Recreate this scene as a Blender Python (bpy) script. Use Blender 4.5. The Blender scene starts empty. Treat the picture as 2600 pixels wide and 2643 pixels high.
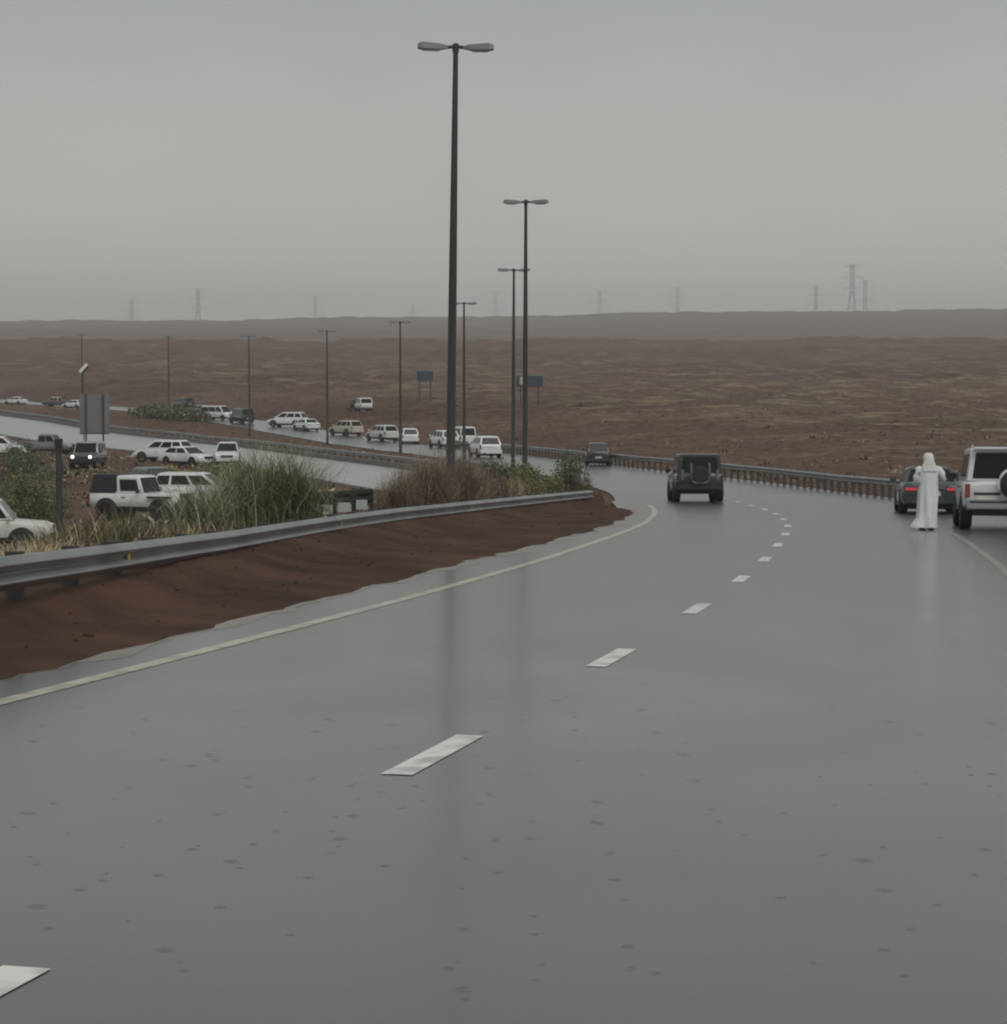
import bpy, bmesh, math, random
import numpy as np
from mathutils import Vector, Matrix
random.seed(7); rng = np.random.default_rng(7)
SC = bpy.context.scene
COL = SC.collection
R = math.radians

# ------------------------------------------------------------------ camera
CAMZ = 6.0
cam = bpy.data.cameras.new('camera'); cam_o = bpy.data.objects.new('camera', cam); COL.objects.link(cam_o)
cam.sensor_fit = 'HORIZONTAL'; cam.sensor_width = 36.0; cam.lens = 76.9
cam.clip_start = 0.1; cam.clip_end = 20000
cam_o.location = (0, 0, CAMZ); cam_o.rotation_euler = (R(90 - 3.34), 0, 0)
SC.camera = cam_o

# ------------------------------------------------------------------ sky: grey rain overcast
W = bpy.data.worlds.new('World'); SC.world = W; W.use_nodes = True
nt = W.node_tree; nt.nodes.clear()
def wn(t, **k):
    n = nt.nodes.new(t)
    for a, b in k.items(): setattr(n, a, b)
    return n
SUN_EL, SUN_AZ = R(55), R(150)
sky = wn('ShaderNodeTexSky', sky_type='NISHITA', sun_disc=False, sun_elevation=SUN_EL, sun_rotation=SUN_AZ, air_density=1.0, dust_density=4.0)
bw = wn('ShaderNodeRGBToBW'); nt.links.new(sky.outputs[0], bw.inputs[0])
tc = wn('ShaderNodeTexCoord'); sep = wn('ShaderNodeSeparateXYZ'); nt.links.new(tc.outputs['Generated'], sep.inputs[0])
ramp = wn('ShaderNodeValToRGB'); nt.links.new(sep.outputs['Z'], ramp.inputs[0])
els = ramp.color_ramp.elements
stops = [(0.0, (7.8, 7.4, 7.0)), (0.05, (7.2, 6.94, 6.6)), (0.10, (6.05, 5.92, 5.62)), (0.17, (4.05, 4.42, 4.36)), (0.30, (3.55, 3.98, 3.98)), (0.6, (3.6, 3.95, 3.98)), (1.0, (3.7, 4.05, 4.1))]
KS = 9.0
els[0].position, els[0].color = stops[0][0], (*[c / KS for c in stops[0][1]], 1)
els[1].position, els[1].color = stops[-1][0], (*[c / KS for c in stops[-1][1]], 1)
for p, c in stops[1:-1]:
    e = els.new(p); e.color = (*[v / KS for v in c], 1)
# broad soft cloud mottling, the same all round the sky
mp = wn('ShaderNodeMapping'); mp.inputs['Scale'].default_value = (2.2, 2.2, 6.0); nt.links.new(tc.outputs['Generated'], mp.inputs[0])
nz = wn('ShaderNodeTexNoise'); nz.inputs['Scale'].default_value = 2.3; nz.inputs['Detail'].default_value = 4; nt.links.new(mp.outputs[0], nz.inputs['Vector'])
mr = wn('ShaderNodeMapRange'); mr.inputs['From Min'].default_value = 0.3; mr.inputs['From Max'].default_value = 0.7
mr.inputs['To Min'].default_value = KS * 0.94; mr.inputs['To Max'].default_value = KS * 1.05; nt.links.new(nz.outputs[0], mr.inputs[0])
vm = wn('ShaderNodeVectorMath', operation='SCALE'); nt.links.new(ramp.outputs[0], vm.inputs[0]); nt.links.new(mr.outputs[0], vm.inputs['Scale'])
mx = wn('ShaderNodeMix', data_type='RGBA'); mx.inputs['Factor'].default_value = 0.08
nt.links.new(vm.outputs[0], mx.inputs['A']); nt.links.new(bw.outputs[0], mx.inputs['B'])
bg = wn('ShaderNodeBackground'); bg.inputs['Strength'].default_value = 0.1; nt.links.new(mx.outputs['Result'], bg.inputs[0])
out = wn('ShaderNodeOutputWorld'); nt.links.new(bg.outputs[0], out.inputs['Surface'])

sun = bpy.data.lights.new('sun', 'SUN'); sun.energy = 1.35; sun.angle = R(50); sun.color = (1, .97, .93)
so = bpy.data.objects.new('sun', sun); COL.objects.link(so)
sd = Vector((math.sin(SUN_AZ) * math.cos(SUN_EL), math.cos(SUN_AZ) * math.cos(SUN_EL), math.sin(SUN_EL)))
so.rotation_euler = sd.to_track_quat('Z', 'Y').to_euler(); so.location = sd * 300

SC.render.engine = 'CYCLES'
SC.view_settings.view_transform = 'Standard'; SC.view_settings.look = 'None'
SC.view_settings.exposure = 0.0; SC.view_settings.gamma = 1.0
SC.cycles.use_denoising = True; SC.cycles.filter_width = 2.1
SC.cycles.max_bounces = 4; SC.cycles.volume_bounces = 0; SC.cycles.transparent_max_bounces = 8

# ------------------------------------------------------------------ materials
MATS = {}
def mat(name, col, rough=0.6, metal=0.0, coat=0.0, emit=None, estr=0.0, spec=0.5, vary=0.0, scale=4.0, island=0.0, bump=0.0, bscale=30.0, trans=0.0):
    if name in MATS: return MATS[name]
    m = bpy.data.materials.new(name); m.use_nodes = True; t = m.node_tree; b = t.nodes['Principled BSDF']
    b.inputs['Base Color'].default_value = (*col, 1); b.inputs['Roughness'].default_value = rough; b.inputs['Metallic'].default_value = metal
    b.inputs['Coat Weight'].default_value = coat; b.inputs['Coat Roughness'].default_value = 0.08; b.inputs['Specular IOR Level'].default_value = spec
    if emit: b.inputs['Emission Color'].default_value = (*emit, 1); b.inputs['Emission Strength'].default_value = estr
    if vary or island:
        tcn = t.nodes.new('ShaderNodeTexCoord'); n = t.nodes.new('ShaderNodeTexNoise'); n.inputs['Scale'].default_value = scale; n.inputs['Detail'].default_value = 4
        t.links.new(tcn.outputs['Object'], n.inputs['Vector'])
        src = n.outputs[0]
        if island:
            g = t.nodes.new('ShaderNodeNewGeometry'); a = t.nodes.new('ShaderNodeMix'); a.data_type = 'FLOAT'; a.inputs[0].default_value = 0.75 if island > vary else 0.35
            t.links.new(n.outputs[0], a.inputs[2]); t.links.new(g.outputs['Random Per Island'], a.inputs[3]); src = a.outputs[0]
        k = max(vary, island)
        cr = t.nodes.new('ShaderNodeValToRGB'); cr.color_ramp.elements[0].position = .2; cr.color_ramp.elements[1].position = .8
        cr.color_ramp.elements[0].color = (*[c * (1 - k) for c in col], 1); cr.color_ramp.elements[1].color = (*[min(1, c * (1 + k)) for c in col], 1)
        t.links.new(src, cr.inputs[0]); t.links.new(cr.outputs[0], b.inputs['Base Color'])
    if bump:
        tcn = t.nodes.new('ShaderNodeTexCoord'); n = t.nodes.new('ShaderNodeTexNoise'); n.inputs['Scale'].default_value = bscale; n.inputs['Detail'].default_value = 5
        t.links.new(tcn.outputs['Object'], n.inputs['Vector']); bp = t.nodes.new('ShaderNodeBump'); bp.inputs['Strength'].default_value = bump; bp.inputs['Distance'].default_value = .05
        t.links.new(n.outputs[0], bp.inputs['Height']); t.links.new(bp.outputs[0], b.inputs['Normal'])
    MATS[name] = m; return m

def nodes_mat(name):
    m = bpy.data.materials.new(name); m.use_nodes = True; MATS[name] = m
    t = m.node_tree; b = t.nodes['Principled BSDF']
    def N(ty, **k):
        n = t.nodes.new(ty)
        for a, v in k.items(): setattr(n, a, v)
        return n
    def L(a, bb): t.links.new(a, bb)
    return m, t, b, N, L

def wet_asphalt(name, base=(.05, .05, .047), ripples=True, rough=.09):
    m, t, b, N, L = nodes_mat(name)
    tcn = N('ShaderNodeTexCoord')
    n1 = N('ShaderNodeTexNoise'); n1.inputs['Scale'].default_value = .22; n1.inputs['Detail'].default_value = 5; L(tcn.outputs['Object'], n1.inputs['Vector'])
    cr = N('ShaderNodeValToRGB'); cr.color_ramp.elements[0].position = .3; cr.color_ramp.elements[1].position = .7
    cr.color_ramp.elements[0].color = (*[c * .88 for c in base], 1); cr.color_ramp.elements[1].color = (*[c * 1.12 for c in base], 1)
    L(n1.outputs[0], cr.inputs[0])
    n2 = N('ShaderNodeTexNoise'); n2.inputs['Scale'].default_value = 55; n2.inputs['Detail'].default_value = 3; L(tcn.outputs['Object'], n2.inputs['Vector'])
    mxx = N('ShaderNodeMix', data_type='RGBA', blend_type='OVERLAY'); mxx.inputs['Factor'].default_value = .35; L(cr.outputs[0], mxx.inputs['A']); L(n2.outputs['Color'], mxx.inputs['B'])
    hs = N('ShaderNodeHueSaturation'); hs.inputs['Saturation'].default_value = .35; L(mxx.outputs['Result'], hs.inputs['Color']); L(hs.outputs[0], b.inputs['Base Color'])
    mrg = N('ShaderNodeMapRange'); mrg.inputs['From Min'].default_value = .3; mrg.inputs['From Max'].default_value = .7; mrg.inputs['To Min'].default_value = rough * .9; mrg.inputs['To Max'].default_value = rough * 1.15
    n3 = N('ShaderNodeTexNoise'); n3.inputs['Scale'].default_value = .5; n3.inputs['Detail'].default_value = 4; L(tcn.outputs['Object'], n3.inputs['Vector']); L(n3.outputs[0], mrg.inputs[0]); L(mrg.outputs[0], b.inputs['Roughness'])
    b.inputs['IOR'].default_value = 1.48; b.inputs['Coat Weight'].default_value = .62; b.inputs['Coat Roughness'].default_value = .42; b.inputs['Coat IOR'].default_value = 1.45
    # water film: slow swell, then drop rings
    sw = N('ShaderNodeTexNoise'); sw.inputs['Scale'].default_value = 2.5; sw.inputs['Detail'].default_value = 3; L(tcn.outputs['Object'], sw.inputs['Vector'])
    b1 = N('ShaderNodeBump'); b1.inputs['Strength'].default_value = .015; b1.inputs['Distance'].default_value = .05; L(sw.outputs[0], b1.inputs['Height'])
    last = b1
    if ripples:
        for sc, seed, rad in ((1.9, 0, .05), (3.4, 13.3, .05)):
            mpn = N('ShaderNodeMapping'); mpn.inputs['Location'].default_value = (seed, seed * .7, 0); mpn.inputs['Scale'].default_value = (sc, sc, 0); L(tcn.outputs['Object'], mpn.inputs[0])
            wv = N('ShaderNodeTexNoise'); wv.inputs['Scale'].default_value = 14; L(tcn.outputs['Object'], wv.inputs['Vector']); wa = N('ShaderNodeVectorMath', operation='MULTIPLY_ADD'); L(wv.outputs['Color'], wa.inputs[0]); wa.inputs[1].default_value = (.07, .07, 0); L(mpn.outputs[0], wa.inputs[2])
            vo = N('ShaderNodeTexVoronoi', voronoi_dimensions='2D'); vo.inputs['Scale'].default_value = 1.0; L(wa.outputs[0], vo.inputs['Vector'])
            sx = N('ShaderNodeSeparateColor'); L(vo.outputs['Color'], sx.inputs[0])
            # radius of each ring from the cell's own random value
            rr = N('ShaderNodeMath', operation='MULTIPLY_ADD'); L(sx.outputs[1], rr.inputs[0]); rr.inputs[1].default_value = rad; rr.inputs[2].default_value = rad * .15
            dd = N('ShaderNodeMath', operation='SUBTRACT'); L(vo.outputs['Distance'], dd.inputs[0]); L(rr.outputs[0], dd.inputs[1])
            sq = N('ShaderNodeMath', operation='MULTIPLY'); L(dd.outputs[0], sq.inputs[0]); L(dd.outputs[0], sq.inputs[1])
            ex = N('ShaderNodeMath', operation='MULTIPLY'); L(sq.outputs[0], ex.inputs[0]); ex.inputs[1].default_value = -1 / (2 * .014 ** 2)
            ee = N('ShaderNodeMath', operation='EXPONENT'); L(ex.outputs[0], ee.inputs[0])
            gt = N('ShaderNodeMath', operation='GREATER_THAN'); L(sx.outputs[0], gt.inputs[0]); gt.inputs[1].default_value = .68
            ml = N('ShaderNodeMath', operation='MULTIPLY'); L(ee.outputs[0], ml.inputs[0]); L(gt.outputs[0], ml.inputs[1])
            bb = N('ShaderNodeBump'); bb.inputs['Strength'].default_value = .26; bb.inputs['Distance'].default_value = .012; L(ml.outputs[0], bb.inputs['Height']); L(last.outputs[0], bb.inputs['Normal']); last = bb
    L(last.outputs[0], b.inputs['Normal'])
    return m

def ground_mat():
    m, t, b, N, L = nodes_mat('desert_ground')
    g = N('ShaderNodeNewGeometry'); at = N('ShaderNodeAttribute'); at.attribute_name = 'veg'
    sp = N('ShaderNodeMapping'); sp.inputs['Scale'].default_value = (.35, 1, 1); L(g.outputs['Position'], sp.inputs[0])
    def noise(sc, det=6, src=None, dist=0.0):
        n = N('ShaderNodeTexNoise'); n.inputs['Scale'].default_value = sc; n.inputs['Detail'].default_value = det; n.inputs['Distortion'].default_value = dist
        L(src or g.outputs['Position'], n.inputs['Vector']); return n
    def rmp(src, *st):
        c = N('ShaderNodeValToRGB'); e = c.color_ramp.elements
        e[0].position, e[0].color = st[0][0], (*st[0][1], 1); e[1].position, e[1].color = st[-1][0], (*st[-1][1], 1)
        for p, cc in st[1:-1]: q = e.new(p); q.color = (*cc, 1)
        L(src, c.inputs[0]); return c
    n1 = noise(.018, 6, sp.outputs[0], .6)
    base = rmp(n1.outputs[0], (.3, (.084, .048, .039)), (.5, (.108, .066, .051)), (.72, (.138, .092, .070)))
    n2 = noise(.05, 7, sp.outputs[0], .8)
    oliv = rmp(n2.outputs[0], (.48, (0, 0, 0)), (.62, (1, 1, 1)))
    mm = N('ShaderNodeMath', operation='MULTIPLY'); L(oliv.outputs[0], mm.inputs[0]); vf = N('ShaderNodeMath', operation='MULTIPLY'); L(at.outputs['Fac'], vf.inputs[0]); vf.inputs[1].default_value = .4; L(vf.outputs[0], mm.inputs[1])
    m1 = N('ShaderNodeMix', data_type='RGBA'); L(mm.outputs[0], m1.inputs['Factor']); L(base.outputs[0], m1.inputs['A']); m1.inputs['B'].default_value = (.105, .094, .054, 1)
    n3 = noise(.35, 6, sp.outputs[0], .5)
    st = rmp(n3.outputs[0], (.50, (0, 0, 0)), (.64, (.9, .9, .9)))
    m3 = N('ShaderNodeMath', operation='MULTIPLY'); L(st.outputs[0], m3.inputs[0]); L(at.outputs['Fac'], m3.inputs[1])
    m2 = N('ShaderNodeMix', data_type='RGBA'); L(m3.outputs[0], m2.inputs['Factor']); L(m1.outputs['Result'], m2.inputs['A']); m2.inputs['B'].default_value = (.225, .172, .118, 1)
    n4 = noise(1.2, 6)
    ov = N('ShaderNodeMix', data_type='RGBA', blend_type='OVERLAY'); ov.inputs['Factor'].default_value = .8
    cg = rmp(n4.outputs[0], (.3, (.25, .25, .25)), (.7, (.75, .75, .75))); L(m2.outputs['Result'], ov.inputs['A']); L(cg.outputs[0], ov.inputs['B'])
    L(ov.outputs['Result'], b.inputs['Base Color']); b.inputs['Roughness'].default_value = .95; b.inputs['Specular IOR Level'].default_value = .06
    bn = noise(.6, 8); bp = N('ShaderNodeBump'); bp.inputs['Strength'].default_value = .9; bp.inputs['Distance'].default_value = .5; L(bn.outputs[0], bp.inputs['Height']); L(bp.outputs[0], b.inputs['Normal'])
    return m

M_ROAD = wet_asphalt('wet_asphalt', (.048, .056, .054), rough=.195)
M_ROAD2 = wet_asphalt('wet_asphalt_worn', (.30, .30, .285), False, .30)
M_GROUND = ground_mat()
def wet_sand():
    m, t, b, N, L = nodes_mat('wet_red_sand')
    g = N('ShaderNodeTexCoord')
    n = N('ShaderNodeTexNoise'); n.inputs['Scale'].default_value = .7; n.inputs['Detail'].default_value = 8; L(g.outputs['Object'], n.inputs['Vector'])
    c = N('ShaderNodeValToRGB'); e = c.color_ramp.elements; e[0].position = .3; e[1].position = .72
    e[0].color = (.050, .029, .022, 1); e[1].color = (.105, .060, .045, 1); L(n.outputs[0], c.inputs[0]); L(c.outputs[0], b.inputs['Base Color'])
    b.inputs['Roughness'].default_value = .9; b.inputs['Specular IOR Level'].default_value = .06
    n2 = N('ShaderNodeTexNoise'); n2.inputs['Scale'].default_value = 3.5; n2.inputs['Detail'].default_value = 8; L(g.outputs['Object'], n2.inputs['Vector'])
    bp = N('ShaderNodeBump'); bp.inputs['Strength'].default_value = .8; bp.inputs['Distance'].default_value = .12; L(n2.outputs[0], bp.inputs['Height']); L(bp.outputs[0], b.inputs['Normal'])
    return m
M_SAND = wet_sand()
def line_mat(name, col):
    m, t, b, N, L = nodes_mat(name)
    g = N('ShaderNodeTexCoord'); n = N('ShaderNodeTexNoise'); n.inputs['Scale'].default_value = 5; n.inputs['Detail'].default_value = 8; L(g.outputs['Object'], n.inputs['Vector'])
    c = N('ShaderNodeValToRGB'); e = c.color_ramp.elements; e[0].position = .38; e[1].position = .56; e[0].color = (*[v * .58 for v in col], 1); e[1].color = (*col, 1)
    L(n.outputs[0], c.inputs[0]); L(c.outputs[0], b.inputs['Base Color']); b.inputs['Roughness'].default_value = .3; b.inputs['IOR'].default_value = 1.33
    return m
M_WLINE = line_mat('white_road_paint', (.74, .74, .70)); M_YLINE = line_mat('yellow_road_paint', (.50, .46, .36)); M_YLINE2 = line_mat('worn_edge_paint', (.27, .26, .22))
M_STEEL = mat('galvanised_steel', (.26, .265, .26), .38, .55, vary=.35, scale=1.2, bump=.1)
M_STEELD = mat('dull_steel_post', (.075, .075, .072), .6, .5, vary=.3, scale=3)
M_POLE = mat('dark_lamp_pole_paint', (.036, .038, .032), .5, .2, vary=.25, scale=2)
M_LAMP = mat('grey_luminaire_housing', (.19, .19, .20), .45, .3)
M_LENS = mat('luminaire_lens', (.30, .31, .30), .2, spec=.6)
M_TYRE = mat('tyre_rubber', (.022, .022, .022), .75, vary=.3, scale=8)
M_RIM = mat('alloy_rim', (.32, .32, .33), .35, .7); M_RIMD = mat('dark_rim', (.05, .05, .052), .4, .6)
M_GLASS = mat('tinted_car_glass', (.010, .011, .012), .12, spec=.28)
M_TRIM = mat('black_plastic_trim', (.025, .025, .026), .55)
M_CHROME = mat('chrome_trim', (.55, .55, .56), .25, .9)
M_PLATE = mat('number_plate_white', (.62, .62, .60), .4)
M_RED = mat('red_lamp_off', (.22, .02, .018), .25, coat=.5)
M_REDON = mat('red_lamp_lit', (.35, .015, .02), .3, emit=(1.0, .10, .14), estr=.3)
M_REDD = mat('smoked_lamp', (.055, .03, .03), .3)
M_HEAD = mat('headlamp_glass', (.55, .57, .58), .15, spec=.7)
M_HEADON = mat('headlamp_lit', (.9, .9, .85), .2, emit=(1, .97, .86), estr=2.2)
M_AMBER = mat('amber_reflector', (.55, .38, .05), .35)
PAINT = {'white': mat('white_car_paint', (.70, .71, .70), .3, coat=.6, vary=.10, scale=1.8),
         'dirtywhite': mat('dusty_white_car_paint', (.58, .57, .53), .4, coat=.4, vary=.1, scale=1.5),
         'beige': mat('beige_car_paint', (.46, .43, .36), .38, coat=.4, vary=.08),
         'black': mat('black_car_paint', (.020, .021, .022), .25, coat=.7, vary=.15, scale=1.2),
         'charcoal': mat('charcoal_car_paint', (.055, .055, .058), .3, coat=.6, vary=.1),
         'green': mat('dark_green_car_paint', (.035, .05, .045), .3, coat=.6, vary=.1),
         'silver': mat('silver_car_paint', (.34, .34, .36), .32, .4, coat=.5, vary=.06),
         'grey': mat('grey_car_paint', (.20, .20, .21), .32, .3, coat=.5, vary=.06)}

# ------------------------------------------------------------------ helpers
def link(o, parent=None):
    COL.objects.link(o)
    if parent: o.parent = parent
    return o
def tag(o, label=None, cat=None, group=None, kind=None):
    if label: o['label'] = label
    if cat: o['category'] = cat
    if group: o['group'] = group
    if kind: o['kind'] = kind
    return o
def empty(name, loc=(0, 0, 0), rot=(0, 0, 0)):
    o = bpy.data.objects.new(name, None); o.location = loc; o.rotation_euler = rot; o.empty_display_size = .3
    return link(o)
def mesh_obj(name, verts, faces, m, parent=None, smooth=None):
    me = bpy.data.meshes.new(name); me.from_pydata([tuple(v) for v in verts], [], faces); me.update()
    if m: me.materials.append(m)
    if smooth is not None:
        for p in me.polygons: p.use_smooth = True
        me.set_sharp_from_angle(angle=R(smooth))
    return link(bpy.data.objects.new(name, me), parent)
def np_mesh(name, V, F, m, parent=None, smooth=False):
    me = bpy.data.meshes.new(name); V = np.asarray(V, np.float32); F = np.asarray(F, np.int32); k = F.shape[1]
    me.vertices.add(len(V)); me.vertices.foreach_set('co', V.ravel())
    me.loops.add(F.size); me.loops.foreach_set('vertex_index', F.ravel())
    me.polygons.add(len(F)); me.polygons.foreach_set('loop_start', np.arange(0, F.size, k, dtype=np.int32)); me.polygons.foreach_set('loop_total', np.full(len(F), k, np.int32))
    me.update(calc_edges=True); me.validate()
    if smooth: me.polygons.foreach_set('use_smooth', np.ones(len(F), bool))
    if m: me.materials.append(m)
    return link(bpy.data.objects.new(name, me), parent)
class MB:
    """collects shapes, builds one mesh object"""
    def __init__(s): s.v = []; s.f = []
    def add(s, vs, fs):
        b = len(s.v); s.v += [tuple(v) for v in vs]; s.f += [tuple(i + b for i in f) for f in fs]; return s
    def box(s, c, d, taper=1.0, M=None):
        x, y, z = [q / 2 for q in d]
        vs = [(sx * x * (taper if sz > 0 else 1), sy * y * (taper if sz > 0 else 1), sz * z) for sz in (-1, 1) for sx, sy in ((-1, -1), (1, -1), (1, 1), (-1, 1))]
        vs = [Vector(v) for v in vs]
        if M: vs = [M @ v for v in vs]
        vs = [v + Vector(c) for v in vs]
        return s.add(vs, [(3, 2, 1, 0), (4, 5, 6, 7), (0, 1, 5, 4), (1, 2, 6, 5), (2, 3, 7, 6), (3, 0, 4, 7)])
    def bar(s, a, b, w, h=None):
        a, b = Vector(a), Vector(b); d = b - a; h = h or w
        q = d.to_track_quat('Z', 'Y').to_matrix()
        return s.box((a + b) / 2, (w, h, d.length), 1.0, q)
    def lathe(s, prof, n=16, axis='Z', c=(0, 0, 0), caps=True):
        vs = []; fs = []
        for r, h in prof:
            for i in range(n):
                a = 2 * math.pi * i / n; p = (r * math.cos(a), r * math.sin(a), h)
                if axis == 'X': p = (p[2], p[0], p[1])
                elif axis == 'Y': p = (p[1], p[2], p[0])
                vs.append((p[0] + c[0], p[1] + c[1], p[2] + c[2]))
        for k in range(len(prof) - 1):
            for i in range(n): fs.append((k * n + i, k * n + (i + 1) % n, (k + 1) * n + (i + 1) % n, (k + 1) * n + i))
        if caps: fs.append(tuple(reversed(range(n)))); fs.append(tuple(range((len(prof) - 1) * n, len(prof) * n)))
        return s.add(vs, fs)
    def tube(s, pts, rad, n=8):
        pts = [Vector(p) for p in pts]; rad = rad if hasattr(rad, '__len__') else [rad] * len(pts); vs = []; fs = []
        for i, p in enumerate(pts):
            d = (pts[min(i + 1, len(pts) - 1)] - pts[max(i - 1, 0)]).normalized()
            u = d.cross(Vector((0, 0, 1)) if abs(d.z) < .95 else Vector((0, 1, 0))).normalized(); w = u.cross(d)
            for k in range(n):
                a = 2 * math.pi * k / n; vs.append(p + (u * math.cos(a) + w * math.sin(a)) * rad[i])
        for i in range(len(pts) - 1):
            for k in range(n): fs.append((i * n + k, i * n + (k + 1) % n, (i + 1) * n + (k + 1) % n, (i + 1) * n + k))
        fs.append(tuple(reversed(range(n)))); fs.append(tuple(range((len(pts) - 1) * n, len(pts) * n)))
        return s.add(vs, fs)
    def build(s, name, m, parent=None, smooth=None, bevel=0.0, seg=2):
        o = mesh_obj(name, s.v, s.f, m, parent, None)
        bm = bmesh.new(); bm.from_mesh(o.data)
        bmesh.ops.recalc_face_normals(bm, faces=bm.faces)
        if bevel: bmesh.ops.bevel(bm, geom=list(bm.edges), offset=bevel, segments=seg, affect='EDGES', clamp_overlap=True)
        bm.to_mesh(o.data); bm.free()
        if smooth is not None:
            for p in o.data.polygons: p.use_smooth = True
            o.data.set_sharp_from_angle(angle=R(smooth))
        return o
def copy_tree(o, parent=None):
    c = o.copy(); COL.objects.link(c); c.parent = parent
    for ch in list(o.children): copy_tree(ch, c)
    return c

# value noise for relief
_perm = rng.random((512, 512))
def vnoise(x, y):
    xi = np.floor(x).astype(int); yi = np.floor(y).astype(int); fx = x - xi; fy = y - yi
    fx = fx * fx * (3 - 2 * fx); fy = fy * fy * (3 - 2 * fy); P = _perm
    a = P[xi % 512, yi % 512]; b = P[(xi + 1) % 512, yi % 512]; c = P[xi % 512, (yi + 1) % 512]; d = P[(xi + 1) % 512, (yi + 1) % 512]
    return (a * (1 - fx) + b * fx) * (1 - fy) + (c * (1 - fx) + d * fx) * fy
def fbm(x, y, o=4):
    s = 0; a = 1; t = 0
    for i in range(o): s = s + a * vnoise(x * 2 ** i + 17 * i, y * 2 ** i + 31 * i); t += a; a *= .5
    return s / t
def sstep(x, a, b):
    t = np.clip((x - a) / (b - a), 0, 1); return t * t * (3 - 2 * t)
def spline(pts, step=1.0):
    p = np.array(pts, float); P = np.vstack([2 * p[0] - p[1], p, 2 * p[-1] - p[-2]]); o = []
    for i in range(1, len(P) - 2):
        n = max(2, int(np.linalg.norm(P[i + 1] - P[i]) / step * 2)); t = np.linspace(0, 1, n, endpoint=False)[:, None]
        p0, p1, p2, p3 = P[i - 1], P[i], P[i + 1], P[i + 2]
        o.append(.5 * ((2 * p1) + (-p0 + p2) * t + (2 * p0 - 5 * p1 + 4 * p2 - p3) * t ** 2 + (-p0 + 3 * p1 - 3 * p2 + p3) * t ** 3))
    o.append(P[-2][None]); o = np.vstack(o)
    s = np.r_[0, np.cumsum(np.linalg.norm(np.diff(o, axis=0), axis=1))]; q = np.arange(0, s[-1], step)
    return np.stack([np.interp(q, s, o[:, k]) for k in range(o.shape[1])], 1)

# ------------------------------------------------------------------ ground plan (metres, camera above 0,0 looking +y)
CL = spline([(-5.4, -14), (-4.3, -7), (-3.05, 0), (-1.7, 6.2), (-.39, 11.9), (.90, 17.8), (2.1, 23.5), (3.28, 29.6), (4.33, 35.5), (5.29, 41.4), (6.2, 47.2), (7.5, 57), (8.6, 70),
             (9.1, 85), (8.9, 98), (8.0, 112), (6.2, 128), (3.6, 145), (1.0, 160), (-2.1, 178), (-4.6, 190), (-7.6, 203), (-13.4, 226), (-20.5, 248), (-30, 275), (-38, 298), (-45, 318),
             (-56, 345), (-72, 380), (-88, 412), (-115, 465), (-145, 520), (-220, 660), (-330, 850), (-520, 1150)], 1.0)
CT = np.gradient(CL, axis=0); CT /= np.linalg.norm(CT, axis=1)[:, None]; CN = np.stack([CT[:, 1], -CT[:, 0]], 1)      # CN points right of travel
def plain(y): return np.interp(y, [-60, 200, 230, 260, 290, 350, 430, 500, 700, 1000, 1400], [0, 0, -.1, .5, 1.2, 2.1, 2.8, 4.0, 9, 20, 24])
def zramp(y): return np.where(y < 200, np.interp(y, [-20, 0, 80, 88, 100, 118, 140, 160, 180, 200], [5.03, 4.35, 1.63, 1.40, 1.12, .88, .68, .45, .22, .05]), plain(y))
def desert(x, y):
    z = np.interp(y, [-60, 100, 150, 200, 250, 300, 450, 700, 1000, 1080, 1300, 1800, 2400, 3000, 3200, 4000, 6000], [3, 1.0, 1.2, 1.6, 2.2, 3.0, 6, 12.5, 25, 27, 22, 42, 72, 103, 107, 98, 80])
    far = sstep(y, 1900, 2900); z = z + far * (x / 700 * 9 + 16 * (fbm(x / 420 + 3, y / 900, 4) - .5))
    return z
def railoff(y): return np.interp(y, [-20, 50, 87, 118, 140, 520], [7.9, 7.9, 7.3, 5.9, 4.4, 4.4])
def verge(y): return np.interp(y, [-20, 0, 10, 19, 30, 43, 52, 62, 74, 85, 100, 520], [4.9, 4.9, 5.0, 5.6, 7.2, 8.1, 7.9, 7.3, 6.0, 5.0, 4.3, 4.0])
def nearest(x, y):
    x = np.atleast_1d(np.asarray(x, float)).ravel(); y = np.atleast_1d(np.asarray(y, float)).ravel()
    C = CL[::3]; N = CN[::3]; idx = np.zeros(len(x), int); sd = np.zeros(len(x))
    for a in range(0, len(x), 20000):
        dx = x[a:a + 20000, None] - C[None, :, 0]; dy = y[a:a + 20000, None] - C[None, :, 1]; i = np.argmin(dx * dx + dy * dy, 1)
        r = np.arange(len(i)); idx[a:a + 20000] = i; vx, vy = dx[r, i], dy[r, i]; nn = N[i]
        lat = vx * nn[:, 0] + vy * nn[:, 1]; dist = np.sqrt(vx * vx + vy * vy); sd[a:a + 20000] = np.where(np.abs(lat) > .35 * dist, lat, np.sign(lat) * dist)
    # project along the tangent to refine the station
    tt = CT[::3][idx]; along = (x - C[idx, 0]) * tt[:, 0] + (y - C[idx, 1]) * tt[:, 1]
    yc = C[idx, 1] + np.clip(along, -2, 2) * tt[:, 1]
    return sd, yc
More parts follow.
